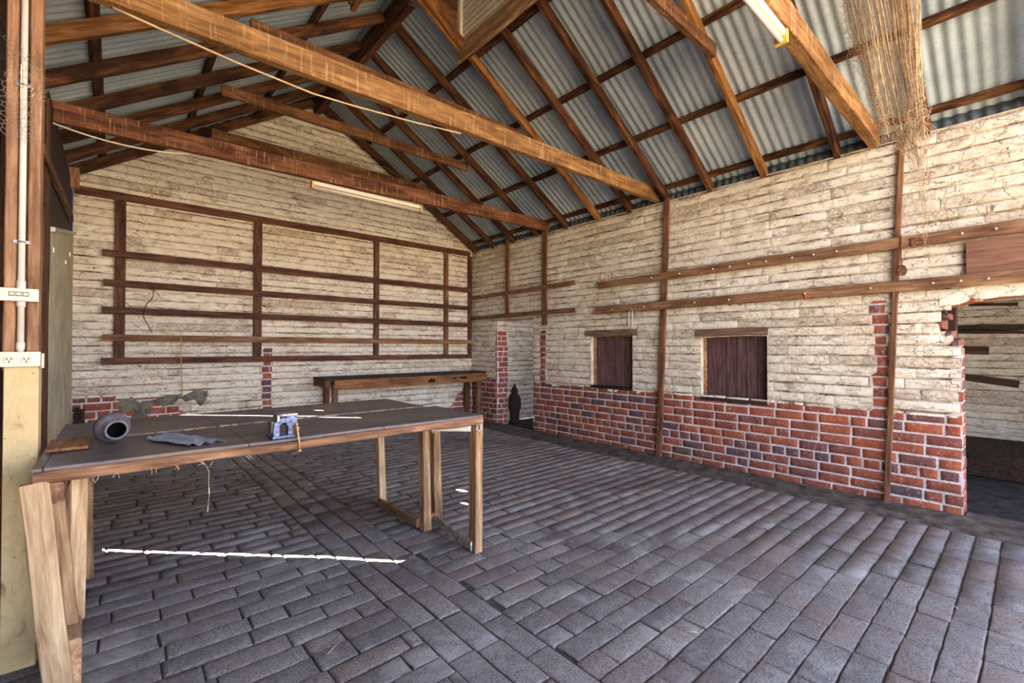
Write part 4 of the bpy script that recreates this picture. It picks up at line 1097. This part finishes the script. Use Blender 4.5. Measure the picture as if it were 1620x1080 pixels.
# ================================================================== hanging net, top right
def net():
    V = []; F = []; rng = random.Random(12)
    def P(a, b, d=0):
        # a across 0..1 (left to right in view ~ decreasing y), b down 0..1
        yl = .84 - .30 * b; yr = .41 - .055 * b; y = yl + (yr - yl) * a + .02 * noise.noise((a * 3, b * 3, 2)); z = 3.86 - 1.46 * b
        return Vector((3.2 + .05 * math.sin(a * 9 + b * 3) + .05 * noise.noise((a * 6, b * 4, 5)) + d, y, z))
    # long straight strands
    for i in range(105):
        a = rng.random() ** .8; b1 = rng.uniform(.75, 1.04); sdn = rng.random() * 50; n = 26; d = rng.uniform(-.05, .05)
        pts = [P(a + .03 * noise.noise((b * 5, sdn, 0)) * (1 + b), b, d + .012 * noise.noise((b * 9, sdn, 3))) for b in [b1 * k_ / n for k_ in range(n + 1)]]
        tube_vf(pts, rng.choice((.0008, .0012, .0026)), V, F, 4)
    # diamond mesh folded in layers
    for layer in range(2):
        dlt = (-.045, .03)[layer]; n = 60; m_ = 9
        for i in range(m_):
            for sgn in (1, -1):
                pts = []
                for j in range(n + 1):
                    a = (i + .5 + .5 * sgn * (1 if j % 2 else -1) * .9) / m_ ; b = j / n
                    p = P(a, b, dlt + .02 * math.sin(a * 25 + layer)); p.z += .008 * noise.noise((a * 20, b * 20, layer)); pts.append(p)
                tube_vf(pts, .0008, V, F, 4)
    # curled loops on the left fringe and the matted foot
    for i in range(330):
        b = rng.random(); side = rng.random()
        a = rng.uniform(-.08, .22) if side < .6 else rng.uniform(.3, 1.02)
        if side >= .6: b = rng.uniform(.82, 1.03)
        c = P(a, b, rng.uniform(-.04, .04)); r_ = rng.uniform(.010, .030); st = rng.random() * 6; tn = Vector((rng.uniform(-1, 1), rng.uniform(-1, 1), rng.uniform(-.6, .6))).normalized()
        u = tn.orthogonal().normalized(); v = tn.cross(u)
        pts = [c + (u * math.cos(st + t * .55) + v * math.sin(st + t * .55)) * r_ * (1 + .05 * t) + Vector((0, 0, -.002 * t)) for t in range(11)]
        tube_vf(pts, rng.uniform(.0006, .0013), V, F, 4)
    # tail hanging lower
    for i in range(34):
        y0 = rng.uniform(.36, .50); L = rng.uniform(.18, .62) if y0 < .42 else rng.uniform(.08, .3); sdn = rng.random() * 40
        y0b = .385 + (y0 - .43) * .4
        pts = []
        for k_ in range(15):
            t = k_ / 14; pts.append(Vector((3.2 + rng.uniform(-.004, .004), y0 + (y0b - y0) * t + .012 * noise.noise((t * 5, sdn, 0)), 2.43 - L * t)))
        tube_vf(pts, rng.uniform(.0006, .0011), V, F, 4)
    return link('hanging_net', mesh('hanging_net', V, F, M['twine']))
o = net(); tag(o, 'ragged straw coloured netting hanging from the roof at top right', 'net')

# ================================================================== annex contents
e = empty('door_frame', (5.15, .42, 0)); tag(e, 'dark timber door frame standing inside the broken doorway', 'door frame')
beam('post', (5.08, .43, 0), (5.08, .43, 1.95), .10, .05, M['dark_wood'], up=(0, 1, 0), parent=e)
beam('post', (5.04, .52, 0), (5.04, .52, 1.9), .07, .05, M['dark_wood'], up=(0, 1, 0), parent=e)
beam('post', (6.64, .66, .225), (6.64, .66, 2.6), .12, .08, M['dark_wood'], up=(0, 1, 0), parent=e)
PL = [((6.6, .44, 1.715), (6.6, .10, 1.70), .035, 'thin dark plank end, highest in the broken doorway'),
      ((6.6, .60, 1.475), (6.6, -.9, 1.47), .06, 'long dark plank crossing the broken doorway at shoulder height'),
      ((6.55, .60, 1.44), (6.55, -.5, 1.40), .03, 'splintered plank just beneath the long plank in the broken doorway'),
      ((6.6, .60, 1.25), (6.6, .30, 1.245), .075, 'short dark plank stub in the broken doorway'),
      ((6.6, .60, .99), (6.6, .10, .92), .07, 'dark plank with a pointed end, lowest in the broken doorway')]
for a, b, h_, lab in PL:
    o = beam('annex_plank', a, b, .04, h_, M['dark_wood'], jit=.004, seg=.06); tag(o, lab, 'plank', 'dark planks in the annex')
o = boxes('annex_step', [(6.45, 7.72, -1.2, 2.6, 0, .22)], M['dark_wood'], bevel=.01); tag(o, 'low dark timber step against the annex wall beyond the broken doorway', 'step')
o = boxes('door_sill', [(XR - .02, XR + .12, -.75, .35, -.02, .035)], M['kerb'], bevel=.006); tag(o, 'worn concrete sill of the broken doorway', 'sill')
# dark urn-shaped form beyond the narrow doorway
e = empty('dark_urn_form', (5.10, 5.78, 0)); tag(e, 'dark urn-shaped form standing inside the narrow doorway', 'urn')
lathe('body', [(0, .0), (.085, 0), (.09, .02), (.075, .05), (.085, .20), (.11, .27), (.105, .42), (.08, .47), (.05, .50), (.065, .53), (.05, .56), (.0, .57)], M['dark_iron_sheet'], Matrix.Translation((5.10, 5.78, .0)), e)
lathe('lid', [(.0, .56), (.05, .56), (.045, .59), (.02, .62), (.028, .64), (0, .66)], M['dark_iron_sheet'], Matrix.Translation((5.10, 5.78, .0)), e)

# straws and specks lying on the floor
rng = random.Random(4)
for (x, y, a, lab) in ((.70, 1.95, .5, 'long pale straw on the pavers left of the paver band'), (.34, 1.62, .2, 'short pale straw on the pavers near the bottom left'), (3.12, .28, .9, 'bent pale straw on the pavers near the broken doorway'), (1.95, 1.02, 2.2, 'pale straw on the pavers in the right foreground')):
    o = tubes('straw', [([(x - .03 * math.cos(a), y - .03 * math.sin(a), .010), (x, y, .014), (x + .03 * math.cos(a + .2), y + .03 * math.sin(a + .2), .010)], .0013)], M['web'], None, 5); tag(o, lab, 'straw')
